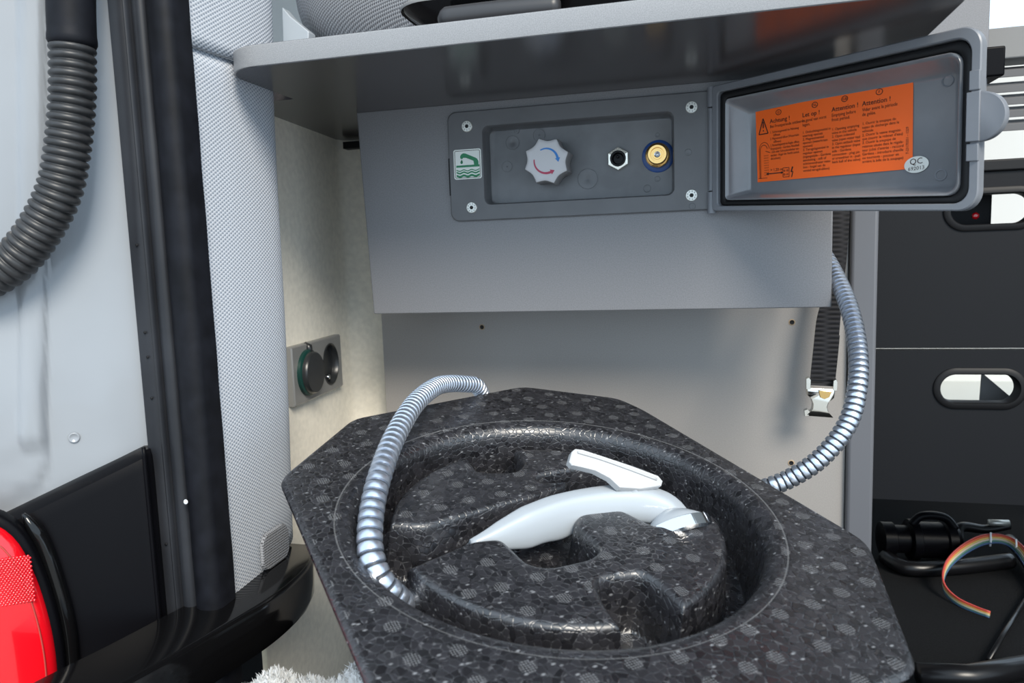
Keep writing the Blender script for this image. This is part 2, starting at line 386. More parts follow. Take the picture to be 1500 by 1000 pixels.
# black corner trim below the white body
ct = thing('lamp_surround', 'black moulded plastic corner trim beside the red tail light', 'trim panel', jamb_pt(.06, .30))
ztop = lambda s: .5124 - .40*s - .014*max(0, 1 - s/.014)**2
def ring_at(s, inset):
    return [jamb_pt(s, .20, .0), jamb_pt(s, .20, .030 - inset), jamb_pt(s, ztop(s) - .014, .030 - inset), jamb_pt(s, ztop(s) - .005, .0275 - inset), jamb_pt(s, ztop(s), .020 - inset), jamb_pt(s, ztop(s), 0)]
ss = [(.006, .016), (.008, .006), (.013, .001), (.02, 0), (.06, 0), (.10, .0), (.130, .0), (.142, .004)]
MB().loft([ring_at(s, i) for s, i in ss], True, True, True).build('moulding', 'black_plastic', ct, smooth=True, sharp=35)
edge = spline([jamb_pt(.0115, z, .0305) for z in np.linspace(.30, .512, 12)], n=30)
MB().tube(edge, .0016, 8).build('raised_edge', 'black_plastic', ct, smooth=True)
rim = [onP(px, py, jamb_pt(.13, .4, .034), nrm((.60, -.80, 0))) for px, py in ((34, 752), (60, 790), (82, 850), (100, 920), (106, 1000), (108, 1080))]
MB().tube(spline(rim, n=40), np.r_[.0012, .003, .0045, np.full(37, .0055)], 12).build('curved_rim', 'black_gloss', ct, smooth=True)

# tail light: domed red lens with a black housing edge
tl = thing('tail_light', 'glossy red tail light lens at the lower left corner', 'tail light', jamb_pt(.19, .25, .05))
pn = nrm((.60, -.80, 0)); pc = np.array(jamb_pt(.15, .4, .046))
out = [onP(px, py, pc, pn) for px, py in ((-260, 735), (-130, 748), (-60, 757), (-10, 766), (25, 792), (50, 838), (68, 890), (80, 945), (85, 1000), (86, 1080), (-260, 1080))]
cen = onP(-120, 990, pc, pn)
def shrink(k, d): return [cen + (np.array(p) - cen) * k + pn * d for p in dense]
dense = spline(out[:-1], n=40).tolist() + [out[-1]]
MB().loft([shrink(1.0, -.011), shrink(1.0, .0), shrink(.97, .005), shrink(.90, .008), shrink(.6, .011), shrink(.2, .012)], True, False, True).build('lens', 'lens_red', tl, smooth=True)
MB().tube([cen + (np.array(p) - cen) * .93 + pn * .0075 for p in dense[:-1]], .0006, 6).build('lens_seam', 'wire_red', tl, smooth=True)
MB().loft([shrink(1.06, -.011), shrink(1.06, -.002), shrink(1.045, .0008), shrink(1.0, .0006)], True, False, False).build('housing', 'black_plastic', tl, smooth=True)
ref = MB(); ex = nrm(np.cross((0, 0, 1), pn))
for i in range(12):
    for j in range(22):
        p = onP(4, 840, pc + pn*.0095, pn) + ex * (i*.0022 - .008 + (j % 2)*.0011) + np.array([0, 0, -j*.0016 + .010])
        q = (p - cen); 
        ref.lathe(p, pn, [(.0010, 0), (.0005, .0006)], 6, False, True)
r_o = ref.build('reflector_grid', 'lens_red', tl, smooth=True)

# gloss black sill trim that curves round the bottom of the pillar
sl = [(190, 1000), (262, 960), (330, 920), (400, 878), (440, 846), (458, 822), (455, 795), (440, 781)]
top_o = spline([onZ(px, py, .372) for px, py in [(120, 1040)] + sl], n=60)
def sill_ring(p, k):
    i = np.array([-.47 if True else 0, p[1], 0]); x, y = p[0], p[1]
    return [(x - .060, y, .374), (x - .004, y, .374), (x - .0012, y, .3728), (x, y, .3705), (x, y, .354), (x - .001, y, .341), (x - .006, y, .331), (x - .060, y, .322)]
MBs = MB().loft([sill_ring(p, k) for k, p in enumerate(top_o[:-8])], True, True, True)
tag(MBs.build('sill_trim', 'black_gloss', smooth=True, sharp=40), 'glossy black curved sill trim under the knit pillar', 'sill trim')
# mesh pocket at the foot of the pillar
m = MB(); rg = [[(-.3815 + .0008*math.sin(k), y, z) for k, (y, z) in enumerate(rrect(.555, .602, .376 + t, .412 - t, .008))] for t in (0, .003)]
m.loft([[(-.384, y, z) for y, z in rrect(.562, .606, .374, .408, .010)], [(-.3815, y, z) for y, z in rrect(.563, .605, .375, .407, .010)]], True, False, True)
o = m.build('mesh_pocket', 'mesh_cloth'); set_uv(o, [(v.co.y, v.co.z) for v in o.data.vertices]); tag(o, 'small grey mesh pocket at the foot of the knit pillar', 'pocket')

# corrugated conduit
cpath = [onP(px, py, (-.43, .455, .6), nrm((.35, -.93, 0))) for px, py in ((104, -260), (104, -120), (104, 0), (106, 70), (106, 140), (100, 210), (88, 275), (62, 330), (25, 378), (-20, 408), (-80, 428), (-130, 436))]
cpath += [cpath[-1] + np.array([-.80, -.60, -.05])*k for k in (.035, .08, .13)]
cp = spline(cpath, step=.0005); S = np.r_[0, np.cumsum(np.linalg.norm(np.diff(cp, axis=0), axis=1))]
k70 = int(np.argmin(np.linalg.norm(cp - np.array(onP(106, 66, (-.43, .455, .6), nrm((.35, -.93, 0)))), axis=1)))
cond = thing('cable_conduit', 'black corrugated rubber cable conduit hanging in front of white body', 'cable conduit', tuple(cp[k70]))
sv = np.arange(S[k70], S[-1], .00062); P, _ = along(cp, sv); ph = ((sv - sv[0]) / .0061) % 1
MB().tube(P, 0.0118 + .0036 * np.sqrt(np.abs(np.sin(ph * math.pi))), 30).build('corrugated_hose', 'hose_rubber', cond, smooth=True)
P2 = cp[:k70 + 8:6]; rr = np.full(len(P2), .0156); rr[-1] = .0146; rr[-3:-1] = .0160
MB().tube(P2, rr, 32).build('sleeve', 'seal_rubber', cond, smooth=True)

# ================================================================== SHELF AND FASCIA
XL, XR, YF = -.3815, .1715, .5465
def outline(r_l, r_r, ins=0):
    pts = []
    for cx, cy, r, a0 in ((XL, YF, r_l, 180), (XR, YF, r_r, 270)):
        sx = 1 if cx == XL else -1
        for k in range(13):
            t = math.radians(a0 + 90*k/12); pts.append((cx + sx*r + (r-ins)*math.cos(t), cy + r + (r-ins)*math.sin(t)))
    pts += [(XR - ins, .93), (-.50, .93), (-.50, .668), (XL + ins, .664)]
    return pts
shelf = thing('shelf', 'dark grey shelf board with pale front edge and rounded corners', 'shelf', (-.1, .74, ZS))
T = .0172
rg = lambda ins, z: [(x, y, z) for x, y in outline(.036, .03, ins)]
MB().loft([rg(.0012, ZS), rg(.0012, ZS + T)], True, True, True).build('board', 'laminate_shelf', shelf)
rg = lambda ins, z: [(x, y, z) for x, y in [outline(.036, .03, ins)[-1]] + outline(.036, .03, ins)[:-3]]
MB().loft([rg(.0014, ZS + .0003), rg(.0002, ZS + .0006), rg(0, ZS + .0016), rg(0, ZS + T - .0016), rg(.0002, ZS + T - .0006), rg(.0014, ZS + T - .0001)], False).build('edge_band', 'laminate_edge', shelf, smooth=True, sharp=60)

def holed_board(outer, inner, y0, y1):
    """outer and inner: matching lists of (x, z)"""
    R = lambda pts, y: [(x, y, z) for x, z in pts]
    m = MB(); m.loft([R(inner, y0), R(outer, y0), R(outer, y1), R(inner, y1), R(inner, y0)], True); return m
hx0, hx1, hz0, hz1 = -.2152, -.0242, .7050, .7838
fas = holed_board([(-.3485, .5929), (.1202, .5929), (.1202, ZS), (-.3560, ZS)], [(hx0-.004, hz0-.004), (hx1+.004, hz0-.004), (hx1+.004, hz1+.004), (hx0-.004, hz1+.004)], YB, YB + .016)
fas = tag(fas.build('fascia_board', 'laminate', bevel=.0012), 'grey laminate fascia board under the shelf holding the water outlet', 'panel')
tag(MB().box((-.445, .893, .796), (-.32, .906, .8045)).build('dark_gap_strip', 'black_rubber'), 'black strip standing in for the dark gap under the shelf', 'dark_gap_strip')  # added black strip that draws the dark of the gap above the cream wall

# ------------------------------------------------------------------ outlet housing
hs = thing('water_outlet_box', 'grey external water outlet with knob, couplings and open hinged lid', 'water outlet', (-.12, YB, .69))
x0, x1, z0, z1 = -.2528, .0098, .6890, .8003
def rr3(x0, x1, z0, z1, r, y): return [(x, y, z) for x, z in rrect(x0, x1, z0, z1, r)]
yp = YB - .0042
rc = (.009, .0015, .0015, .009)
m = MB(); m.loft([rr3(x0, x1, z0, z1, rc, YB + .001), rr3(x0, x1, z0, z1, rc, yp + .001), rr3(x0+.001, x1-.001, z0+.001, z1-.001, rc, yp),
                  rr3(hx0-.0006, hx1+.0006, hz0-.0006, hz1+.0006, .007, yp), rr3(hx0, hx1, hz0, hz1, .007, yp+.0008), rr3(hx0+.001, hx1-.001, hz0+.001, hz1-.001, .007, YB + .003)], True)
m.build('plate', 'plate_grey', hs, smooth=True, sharp=35)
YT = YB + .0150
m = MB(); m.loft([rr3(hx0+.0008, hx1-.0008, hz0+.0008, hz1-.0008, .007, YB + .002), rr3(hx0+.0025, hx1-.0015, hz0+.0012, hz1-.002, .006, YT - .001), rr3(hx0+.004, hx1-.0025, hz0+.002, hz1-.003, .0055, YT)], True, False, True)
m.build('recess', 'tub_grey', hs, smooth=True, sharp=40)
for (px, py) in ((684, 185), (1013, 157), (691, 304), (1013, 286)):
    p = onY(px, py, yp); m = MB()
    m.lathe(p, (0, -1, 0), [(.0058, -.001), (.0058, .0003), (.0052, .0009), (.0026, .0010)], 24, False, True, mis=[0, 0, 0])
    s_ = m.build('screw', 'zinc', hs, smooth=True, sharp=40)
    MB().lathe(p + np.array([0, -.0010, 0]), (0, -1, 0), [(.0021, .0001), (.0018, .0002)], 6, False, True).build('hex_socket', 'black_rubber', s_)
    m = MB()
    for k in range(9):
        a = k * .7 + px; q = p + np.array([.0039*math.cos(a), -.0012, .0039*math.sin(a)])
        m.box(q - np.array([.00035, .0001, .0006]), q + np.array([.00035, .0001, .0006]))
    m.build('stamped_marks', 'grey_matt', s_)
for px, py, r in ((751, 209, .0078), (743, 244, .0060), (861, 262, .0112), (790, 198, .0068), (757, 192, .0028)):
    p = onY(px, py, YT); m = MB()
    m.lathe(p, (0, -1, 0), [(r, -.0002), (r, .0003), (r*.94, .0003), (r*.92, -.00015), (r*.90, -.00015), (r*.88, .0005), (r*.15, .0005), (r*.08, .0001)], 30, False, True)
    m.build('knockout', 'tub_grey', hs, smooth=True, sharp=40)
for px, py, r in ((963, 198, .0025), (963, 262, .003), (948, 276, .004), (1008, 223, .0035), (1014, 302, .0032)):
    p = onY(px, py, YT if px < 1000 else yp); MB().lathe(p, (0, -1, 0), [(r, -.0001), (r*.9, .0003), (r*.7, .0003), (r*.5, .0001)], 16, False, True).build('ejector_mark', 'tub_grey', hs, smooth=True)
# latch notch on the left edge
MB().box((x0 - .0004, yp - .0002, .716), (x0 + .0010, yp + .003, .754)).build('latch_notch', 'black_rubber', hs)

# regulator knob
kc = onY(808, 240, YT); kc = np.array([kc[0], YT, kc[2]])
scal = lambda t: 1 - .17 * abs(math.cos(4*t + .35)) ** .9
m = MB(); m.lathe(kc, (0, -1, 0), [(.014, 0), (.022, .001), (.0242, .004), (.0240, .0255), (.0232, .0272)], 128, True, False, rf=scal)
kn = m.build('regulator_knob', 'knob_side', hs, smooth=True, sharp=50)
MB().lathe(kc, (0, -1, 0), [(.0232, .0272), (.0218, .0282), (.019, .0283)], 128, False, True, rf=scal).build('knob_face', 'knob_face', kn, smooth=True)
def arc_arrow(name, a0, a1, r, m_, wdt=.0024):
    m = MB(); y = kc[1] - .0287; n = 18; rin, rout = [], []
    for k in range(n):
        t = math.radians(a0 + (a1 - a0)*k/(n-1)); w_ = wdt*(.45 + .55*k/(n-1)); rin.append((kc[0] + (r-w_/2)*math.cos(t), y, kc[2] + (r-w_/2)*math.sin(t))); rout.append((kc[0] + (r+w_/2)*math.cos(t), y, kc[2] + (r+w_/2)*math.sin(t)))
    back_ = lambda R: [(p[0], p[1] + .0002, p[2]) for p in R]
    m.loft([rin, rout], False); m.loft([back_(rin), back_(rout)], False)
    t = math.radians(a1); d = 1 if a1 > a0 else -1; tang = np.array([-math.sin(t)*d, 0, math.cos(t)*d]); rad = np.array([math.cos(t), 0, math.sin(t)]); c_ = np.array([kc[0], y, kc[2]]) + rad*r
    m.add([c_ + rad*wdt*1.1, c_ - rad*wdt*1.1, c_ + tang*wdt*1.7], [(0, 1, 2)])
    m.build(name, m_, kn)
arc_arrow('cold_arrow', 118, 10, .0118, 'print_blue'); arc_arrow('hot_arrow', 172, 292, .0122, 'print_red')

# hex-nut socket
p = onY(906, 233, YT); m = MB()
m.lathe(p, (0, -1, 0), [(.0118, 0), (.0118, .0040), (.0110, .0052), (.0082, .0056), (.0080, -.002)], 6, False, False, rot=math.pi/2)
so = MB(); nut = m.build('hex_nut', 'nickel', hs)
so.lathe(p, (0, -1, 0), [(.0079, .0040), (.0079, .0062), (.0072, .0066), (.0060, .0064), (.0052, .0040), (.0048, .001)], 30, False, True); so.build('jack', 'black_rubber', nut, smooth=True, sharp=40)
MB().lathe(p + np.array([-.0005, 0, .002]), (0, -1, 0), [(.0016, .001), (.0014, .0052)], 12).build('centre_pin', 'black_metal', nut, smooth=True)
# brass coupling on a blue washer
p = onY(964, 229, YT)
cp_ = MB().lathe(p, (0, -1, 0), [(.0112, 0), (.0112, .004), (.0100, .0045), (.0100, .0065), (.0118, .0072), (.0118, .0110), (.0108, .0118), (.0098, .0122), (.0095, .0170), (.0088, .0178), (.0066, .0178), (.0062, .0150), (.0048, .0150), (.0046, .0160), (.0030, .0160), (.0026, .0100)], 40, True, True).build('water_coupling', 'brass', hs, smooth=True, sharp=35)
MB().lathe(p, (0, -1, 0), [(.0158, 0), (.0158, .0010), (.0150, .0016), (.0112, .0016)], 40, False, False).build('blue_washer', 'blue_washer', cp_, smooth=True, sharp=40)
MB().lathe(p + np.array([0, -.0151, 0]), (0, -1, 0), [(.0040, 0), (.0028, .0004), (.0016, -.003)], 20, False, True).build('valve_ball', 'steel', cp_, smooth=True)

# drinking-water pictogram: one printed plate
a, b_2 = onY(664, 220, yp), onY(706, 261, yp); dx0, dx1, dz0, dz1 = a[0], b_2[0], b_2[2], a[2]
m = MB(); m.loft([rr3(dx0, dx1, dz0, dz1, .0022, yp), rr3(dx0, dx1, dz0, dz1, .0022, yp - .0004)], True, False, True)
W_, H_ = dx1 - dx0, dz1 - dz0; yd = yp - .00055
m.loft([rr3(dx0+.0012, dx1-.0012, dz0+.0012, dz1-.0012, .0016, yd), rr3(dx0+.0017, dx1-.0017, dz0+.0017, dz1-.0017, .0012, yd)], True, mi=2)
def poly(pts, mi): m.add([(dx0 + u*W_, yd, dz0 + v*H_) for u, v in pts], [tuple(range(len(pts)))], mi)
poly([(.09, .40), (.93, .40), (.93, .47), (.09, .47)], 1)
tap = [(.90, .47), (.90, .58), (.86, .66), (.80, .70), (.44, .86), (.36, .87), (.29, .84), (.245, .78), (.25, .70), (.31, .68), (.36, .72), (.42, .73), (.72, .60), (.74, .47)]
for k in range(len(tap)//2 - 1):
    j = len(tap) - 1 - k; poly([tap[k], tap[k+1], tap[j-1], tap[j]], 1)
poly([(.29+.045*math.cos(t), .565+.05*math.sin(t)) for t in np.linspace(0, 6.28, 12, endpoint=False)] , 1); poly([(.25, .58), (.335, .58), (.30, .67)], 1)
for vv, th in ((.30, .022), (.225, .035), (.12, .05)):
    for k in range(24):
        u0, u1 = .09 + .84*k/24, .09 + .84*(k+1)/24; f0, f1 = [vv + .022*math.sin(u*22) for u in (u0, u1)]
        poly([(u0, f0-th), (u1, f1-th), (u1, f1+th*.5), (u0, f0+th*.5)], 1)
m.build('drinking_water_sign', ['sign_white', 'sign_green', 'print_black'], hs)

# ------------------------------------------------------------------ the open lid
hp = np.array([.0150, .7415, 0]); oe = np.array([.190, .595, 0]); pn_l = nrm(np.cross(oe - hp, (0, 0, 1)))
if pn_l.dot(np.array([0, -1, 0])) < 0: pn_l = -pn_l
BL, BR, TL_, TR_ = [onP(px, py, hp, pn_l) for px, py in ((1047, 309), (1436, 309), (1047, 127), (1443, 34))]
def lid(u, v, d):
    """u along (0 hinge..1), v up (0..1), d towards the viewer in metres"""
    p = BL*(1-u)*(1-v) + BR*u*(1-v) + TL_*(1-u)*v + TR_*u*v; return p + pn_l * d
LW = np.linalg.norm(BR - BL); LH = np.linalg.norm(TL_ - BL); LH2 = np.linalg.norm(TR_ - BR)
def lring(ins, r, d, il=0):
    return [lid(x / LW, z / LH, d) for x, z in rrect(ins, LW - ins, ins*(.72 if ins > .005 else 1), LH - ins, (min(r, .004), r, r, min(r, .004)), 8)]
DP = -.020
m = MB(); m.loft([lring(.012, .012, DP-.004), lring(.004, .013, -.006), lring(0, .013, -.004), lring(0, .013, .0035), lring(.0008, .0125, .0045), lring(.0058, .011, .0045), lring(.0066, .0105, .0035), lring(.0068, .010, -.0025), lring(.0125, .009, -.0025)], True, True, False)
lo_ = m.build('lid', 'lid_grey', hs, smooth=True, sharp=35)
m = MB(); m.loft([lring(.0135, .009, -.0025), lring(.0137, .009, .0020), lring(.0142, .0088, .0026), lring(.0152, .0085, .0022), lring(.0165, .008, .0), lring(.0225, .007, DP + .002), lring(.0255, .006, DP)], True, False, True)
m.build('inner_dish', 'lid_inside', lo_, smooth=True, sharp=60)
m = MB(); m.loft([lring(.0070, .010, -.002), lring(.0072, .010, .0005), lring(.0080, .0098, .0012), lring(.0120, .009, .0012), lring(.0132, .0088, .0), lring(.0134, .0088, -.002)], True)
m.build('gasket', 'black_rubber', lo_, smooth=True)
rod = [lid(.004, v, .002) for v in (.0, 1.)]
for v0, v1, r in ((-.02, .155, .0042), (.165, .83, .0034), (.84, 1.0, .0042)):
    MB().tube([lid(-.012, v0, .001), lid(-.012, v1, .001)], r, 16).build('hinge_knuckle', 'lid_grey', lo_, smooth=True, sharp=40)
def lbox(u0, u1, v0, v1, d0, d1, name, m_='lid_grey', bev=.0006):
    P_ = [lid(u, v, d) for d in (d0, d1) for v in (v0, v1) for u in (u0, u1)]
    return MB().add(P_, [(0, 1, 3, 2), (4, 6, 7, 5), (0, 4, 5, 1), (2, 3, 7, 6), (0, 2, 6, 4), (1, 5, 7, 3)]).build(name, m_, lo_, bevel=bev)
lbox(.966, 1.004, .375, .640, .002, .0075, 'latch_clip'); lbox(.966, 1.0, .27, .365, .003, .0062, 'latch_arm'); lbox(.970, 1.0, .650, .755, .003, .0062, 'latch_arm')
tab = [lid(1.0, .375, .003)] + [lid(1.0 + .072*math.cos(t), .5075 + .1325*math.sin(t), .003) for t in np.linspace(-1.57, 1.57, 22)] + [lid(1.0, .640, .003)]
MB().loft([[p - pn_l*.003 for p in tab], [p + pn_l*.0022 for p in tab], [cen_ + (p - cen_)*.93 + pn_l*.003 for cen_ in [np.mean(tab, axis=0)] for p in tab]], True, True, True).build('latch_tab', 'lid_grey', lo_, smooth=True, sharp=40)
for u, v in ((.86, .76), (.845, .215), (.225, .83)):
    MB().lathe(lid(u, v, DP + .0002), pn_l, [(.0045, 0), (.0043, .0006), (.0036, .0006), (.0034, 0)], 20, False, False).build('ejector_ring', 'lid_grey', lo_, smooth=True)

# orange warning sticker: drawn in its own flat units, then laid onto the dish floor
fl = lambda px, py: onP(px, py, hp + pn_l*(DP + .0004), pn_l)
S00, S10, S01, S11 = fl(1110, 267), fl(1337, 247), fl(1107, 164), fl(1338, 115)
def stk(u, v, d=0): return S00*(1-u)*(1-v) + S10*u*(1-v) + S01*(1-u)*v + S11*u*v + pn_l*d
m = MB(); g = 6
m.add([stk(i/g, j/g, .0002) for j in range(g+1) for i in range(g+1)], [(j*(g+1)+i, j*(g+1)+i+1, (j+1)*(g+1)+i+1, (j+1)*(g+1)+i) for j in range(g) for i in range(g)])
SA = 2.05     # width : height
def put_text(body, u, v, h, sx=1., rot=0, align='LEFT', bold=0.0, space=1.0):
    vs, fs = text_mesh(body, h, align, space, bold); P_ = []
    for (x, y, z) in vs:
        x *= sx
        if rot: x, y = -y, x
        P_.append(stk(u + x / SA, v + y, .0005))
    m.add(P_, fs, 1)
def line(u0, v0, u1, v1, w_=.006):
    d = nrm(((u1-u0)*SA, v1-v0)); n_ = np.array([-d[1], d[0]])*w_/2
    m.add([stk(u0+n_[0]/SA, v0+n_[1], .0005), stk(u1+n_[0]/SA, v1+n_[1], .0005), stk(u1-n_[0]/SA, v1-n_[1], .0005), stk(u0-n_[0]/SA, v0-n_[1], .0005)], [(0, 1, 2, 3)], 1)
def oval(u, v, ru, rv, w_=.008, n=24):
    A = [stk(u + ru*math.cos(t)/SA, v + rv*math.sin(t), .0005) for t in np.linspace(0, 2*math.pi, n, endpoint=False)]
    B = [stk(u + (ru-w_)*math.cos(t)/SA, v + (rv-w_)*math.sin(t), .0005) for t in np.linspace(0, 2*math.pi, n, endpoint=False)]
    m.loft([A, B], True, mi=1)
cols_ = [
 (.105, 'D', 'Achtung !', 'Bei Frostperiode entleeren.', ['1. Sicherungsventil im Fahrzeug', '    öffnen', '2. Magnetventil öffnen (Wasserhahn', '    öffnen)', '3. Rückschlagventil im Regler öffnen', 'Eingangsseite - Gardena Anschluß', '- Stift oder Schraubendreher ein-', 'stecken - Kugel des Ventils zurück', 'drücken)'], .17, .66, .205),
 (.335, 'NL', 'Let op !', 'In geval van vorst\nlegen.', ['1. Ontluchtingsventiel in', 'voertuig openen', '2. Magneetventiel', 'openen (waterkraan', 'openen)', '3. Terugslagventiel in', 'regelaar openen', '(ingangszijde - Gardena', 'aansluiting - stift of', 'schroevendraaier inste-', 'ken - kogel van de', 'ventiel terugdrukken)'], .42, .64, .185),
 (.528, 'GB', 'Attention !', 'Emptying before\nfrost period.', ['1. Opening emptying', 'valve in the vehicle', '2. Open solenoid', 'valve (open water tap)', '3. Open setback valve', 'in the regulator (input', 'side - Gardena', 'connection - plug pin', 'or screwdriver in - push', 'back ball of the valve)'], .61, .62, .175),
 (.715, 'F', 'Attention !', 'Vider avant la période\nde gelée.', ['1. Ouvrir la soupape du', 'tuyau de décharge dans le', 'véhicule', '2. Ouvrir la vanne magnéti-', 'que (ouvrir le robinet d\'eau)', '3. Ouvrir la soupape de', 'retenue située dans le régula-', 'teur (côté d\'entrée - raccord', 'Gardena - introduire cheville', 'ou tournevis - pousser en', 'arrière la bille de la soupape)'], .815, .63, .235)]
for (u, code, head, sub, lines, uo, vtop, wcol) in cols_:
    oval(uo, .93, .042, .038); put_text(code, uo, .915, .045, align='CENTER')
    put_text(head, u, .80, .080, .95, bold=.0006); put_text(sub, u, .735, .058, .80, space=.95)
    v = vtop - (.055 if '\n' in sub else 0)
    for ln in lines:
        wid = max(x for x, _, _ in text_mesh(ln, .046)[0]); put_text(ln, u, v, .046, min(.9, wcol*SA/wid)); v -= .0455
put_text('7-23170351 - 1229', .978, .17, .042, .95, rot=1)
for a_, b__ in (((.022, .67), (.090, .67)), ((.022, .67), (.056, .885)), ((.090, .67), (.056, .885))): line(*a_, *b__, .014)
line(.056, .84, .056, .75, .016); line(.056, .725, .056, .705, .016)
tapl = [(.028, .05)] + [(.028, .44)] + [(.055 - .027*math.cos(t), .44 + .075*math.sin(t)) for t in np.linspace(0, 2.9, 10)]
for k in range(len(tapl)-1): line(*tapl[k], *tapl[k+1], .007)
tapl = [(.020, .05), (.020, .45)] + [(.058 - .038*math.cos(t), .45 + .10*math.sin(t)) for t in np.linspace(0, 3.1, 10)]
for k in range(len(tapl)-1): line(*tapl[k], *tapl[k+1], .006)
line(.068, .425, .100, .40, .007)
for i in range(4):
    for j in range(9): line(.058 + i*.009, .37 - j*.034, .058 + i*.009, .355 - j*.034, .005)
line(.01, .05, .075, .05, .006)
put_text('> 1,20 m', .100, .135, .056, .9); line(.075, .105, .185, .105, .014); line(.070, .105, .085, .118, .010); line(.070, .105, .085, .092, .010); line(.190, .105, .178, .118, .010); line(.190, .105, .178, .092, .010)
for a_, b__ in (((.192, .04), (.236, .04)), ((.236, .04), (.236, .165)), ((.236, .165), (.192, .165)), ((.192, .165), (.192, .04))): line(*a_, *b__, .007)
for (u, v) in ((.203, .125), (.223, .125), (.203, .075), (.223, .075)): oval(u, v, .013, .013, .006, 10)
line(.262, .17, .250, .10, .018); line(.250, .105, .263, .105, .014); line(.263, .105, .253, .03, .012)
m.build('warning_sticker', ['orange', 'print_black'], lo_)
# oval test sticker
m = MB(); qc = fl(1343, 241); qx = nrm(fl(1360, 238.5) - qc); qz = nrm(np.cross(qx, pn_l)); qz = qz if qz[2] > 0 else -qz
el = lambda k, d: [qc + qx*.0092*k*math.cos(t) + qz*.0063*k*math.sin(t) + pn_l*d for t in np.linspace(0, 2*math.pi, 32, endpoint=False)]
m.loft([el(1, .0004), el(1, .0009)], True, False, True)
for body, hh, zz in (('QC', .0066, .0003), ('692013', .0042, -.0042)):
    vs, fs = text_mesh(body, hh, 'CENTER'); m.add([qc + qx*x + qz*(y + zz) + pn_l*.0011 for x, y, _ in vs], fs, 1)
m.build('oval_test_sticker', ['qc_silver', 'print_black'], lo_)

# ================================================================== SOCKET ON THE CREAM WALL
wa, wb = np.array([-.4417, .72, 0]), np.array([-.4537, .87, 0]); we = nrm(wb - wa); wn = np.array([we[1], -we[0], 0])
def wl(px, py, d=0): return onP(px, py, wa + wn*d, wn)
c00, c11 = wl(428, 585, .008), wl(500, 482, .008)
zs0, zs1 = .4935, .5600; sA = (onP(429, 540, wa + wn*.008, wn) - wa).dot(we); sB = (onP(500, 515, wa + wn*.008, wn) - wa).dot(we)
so = thing('power_socket', 'silver twin socket with capped and open outlets on cream wall', 'power socket', tuple(wa + we*(sA+sB)/2 + np.array([0, 0, zs0])))
def wp(s, z, d): q = wa + we*s + wn*d; return (q[0], q[1], z)
def wr(i, r, d): return [wp(s, z, d) for s, z in rrect(sA + i, sB - i, zs0 + i, zs1 - i, r)]
sw = sB - sA; zc = (zs0 + zs1)/2; cr = np.array(wp(sA + sw*.745, zc, .008)); cl_ = np.array(wp(sA + sw*.26, zc, .008)); sM = (sA + sB)/2
m = MB(); m.loft([wr(0, .001, -.002), wr(0, .001, .0065), wr(.0015, .001, .008)], True)
m.add([wp(s_, z_, .008) for s_, z_ in ((sA + .0015, zs0 + .0015), (sM, zs0 + .0015), (sM, zs1 - .0015), (sA + .0015, zs1 - .0015))], [(0, 1, 2, 3)])
hw, hh_ = (sB - .0015 - sM)/2, (zs1 - zs0)/2 - .0015; sq, ci = [], []
for k in range(40):
    t = 2*math.pi*k/40 + math.pi/4; cs, sn = math.cos(t), math.sin(t); q_ = 1/max(abs(cs), abs(sn)); sq.append(wp(sM + hw + hw*cs*q_, zc + hh_*sn*q_, .008)); ci.append(wp(sA + sw*.745 + .0225*cs, zc + .0245*sn, .008))
m.loft([sq, ci], True); m.build('frame', 'socket_silver', so, smooth=True, sharp=30)
def cupr(k_, d_): return [wp(sA + sw*.745 + .0225*k_*math.cos(t), zc + .0245*k_*math.sin(t), d_) for t in np.linspace(0, 2*math.pi, 40, endpoint=False)]
MB().loft([cupr(1.06, .0078), cupr(1.06, .0086), cupr(1.0, .0090), cupr(.96, .008), cupr(.92, .0012)], True, False, True).build('socket_cup', 'socket_black', so, smooth=True, sharp=50)
MB().lathe(np.array(wp(sA + sw*.735, zc - .016, .001)), wn, [(.0035, 0), (.0035, .004), (.002, .0055)], 14).build('earth_pin', 'chrome', so, smooth=True)
MB().lathe(cl_, wn, [(.0265, 0), (.0265, .0035), (.0240, .0050)], 40, False, True).build('cap_ring', 'socket_green', so, smooth=True, sharp=40)
cap = MB().lathe(cl_ , wn, [(.0240, .0050), (.0240, .0090), (.0226, .0108), (.012, .0112)], 40, False, True).build('flap_cap', 'socket_black', so, smooth=True, sharp=40)
MB().add([wp(sA + sw*.27 + s, zc + z, .0115 + d) for s, z in ((-.004, -.005), (.006, -.005), (.006, .005), (-.004, .005)) for d in (0, .0003)], [(1, 3, 5, 7), (0, 6, 4, 2)]).build('printed_mark', 'print_white', cap)
MB().tube([wp(sA + sw*.29, zc + .022, .010), wp(sA + sw*.30, zc + .029, .009), wp(sA + sw*.30, zc + .031, .004)], .0042, 12).build('hinge_strap', 'socket_black', so, smooth=True)

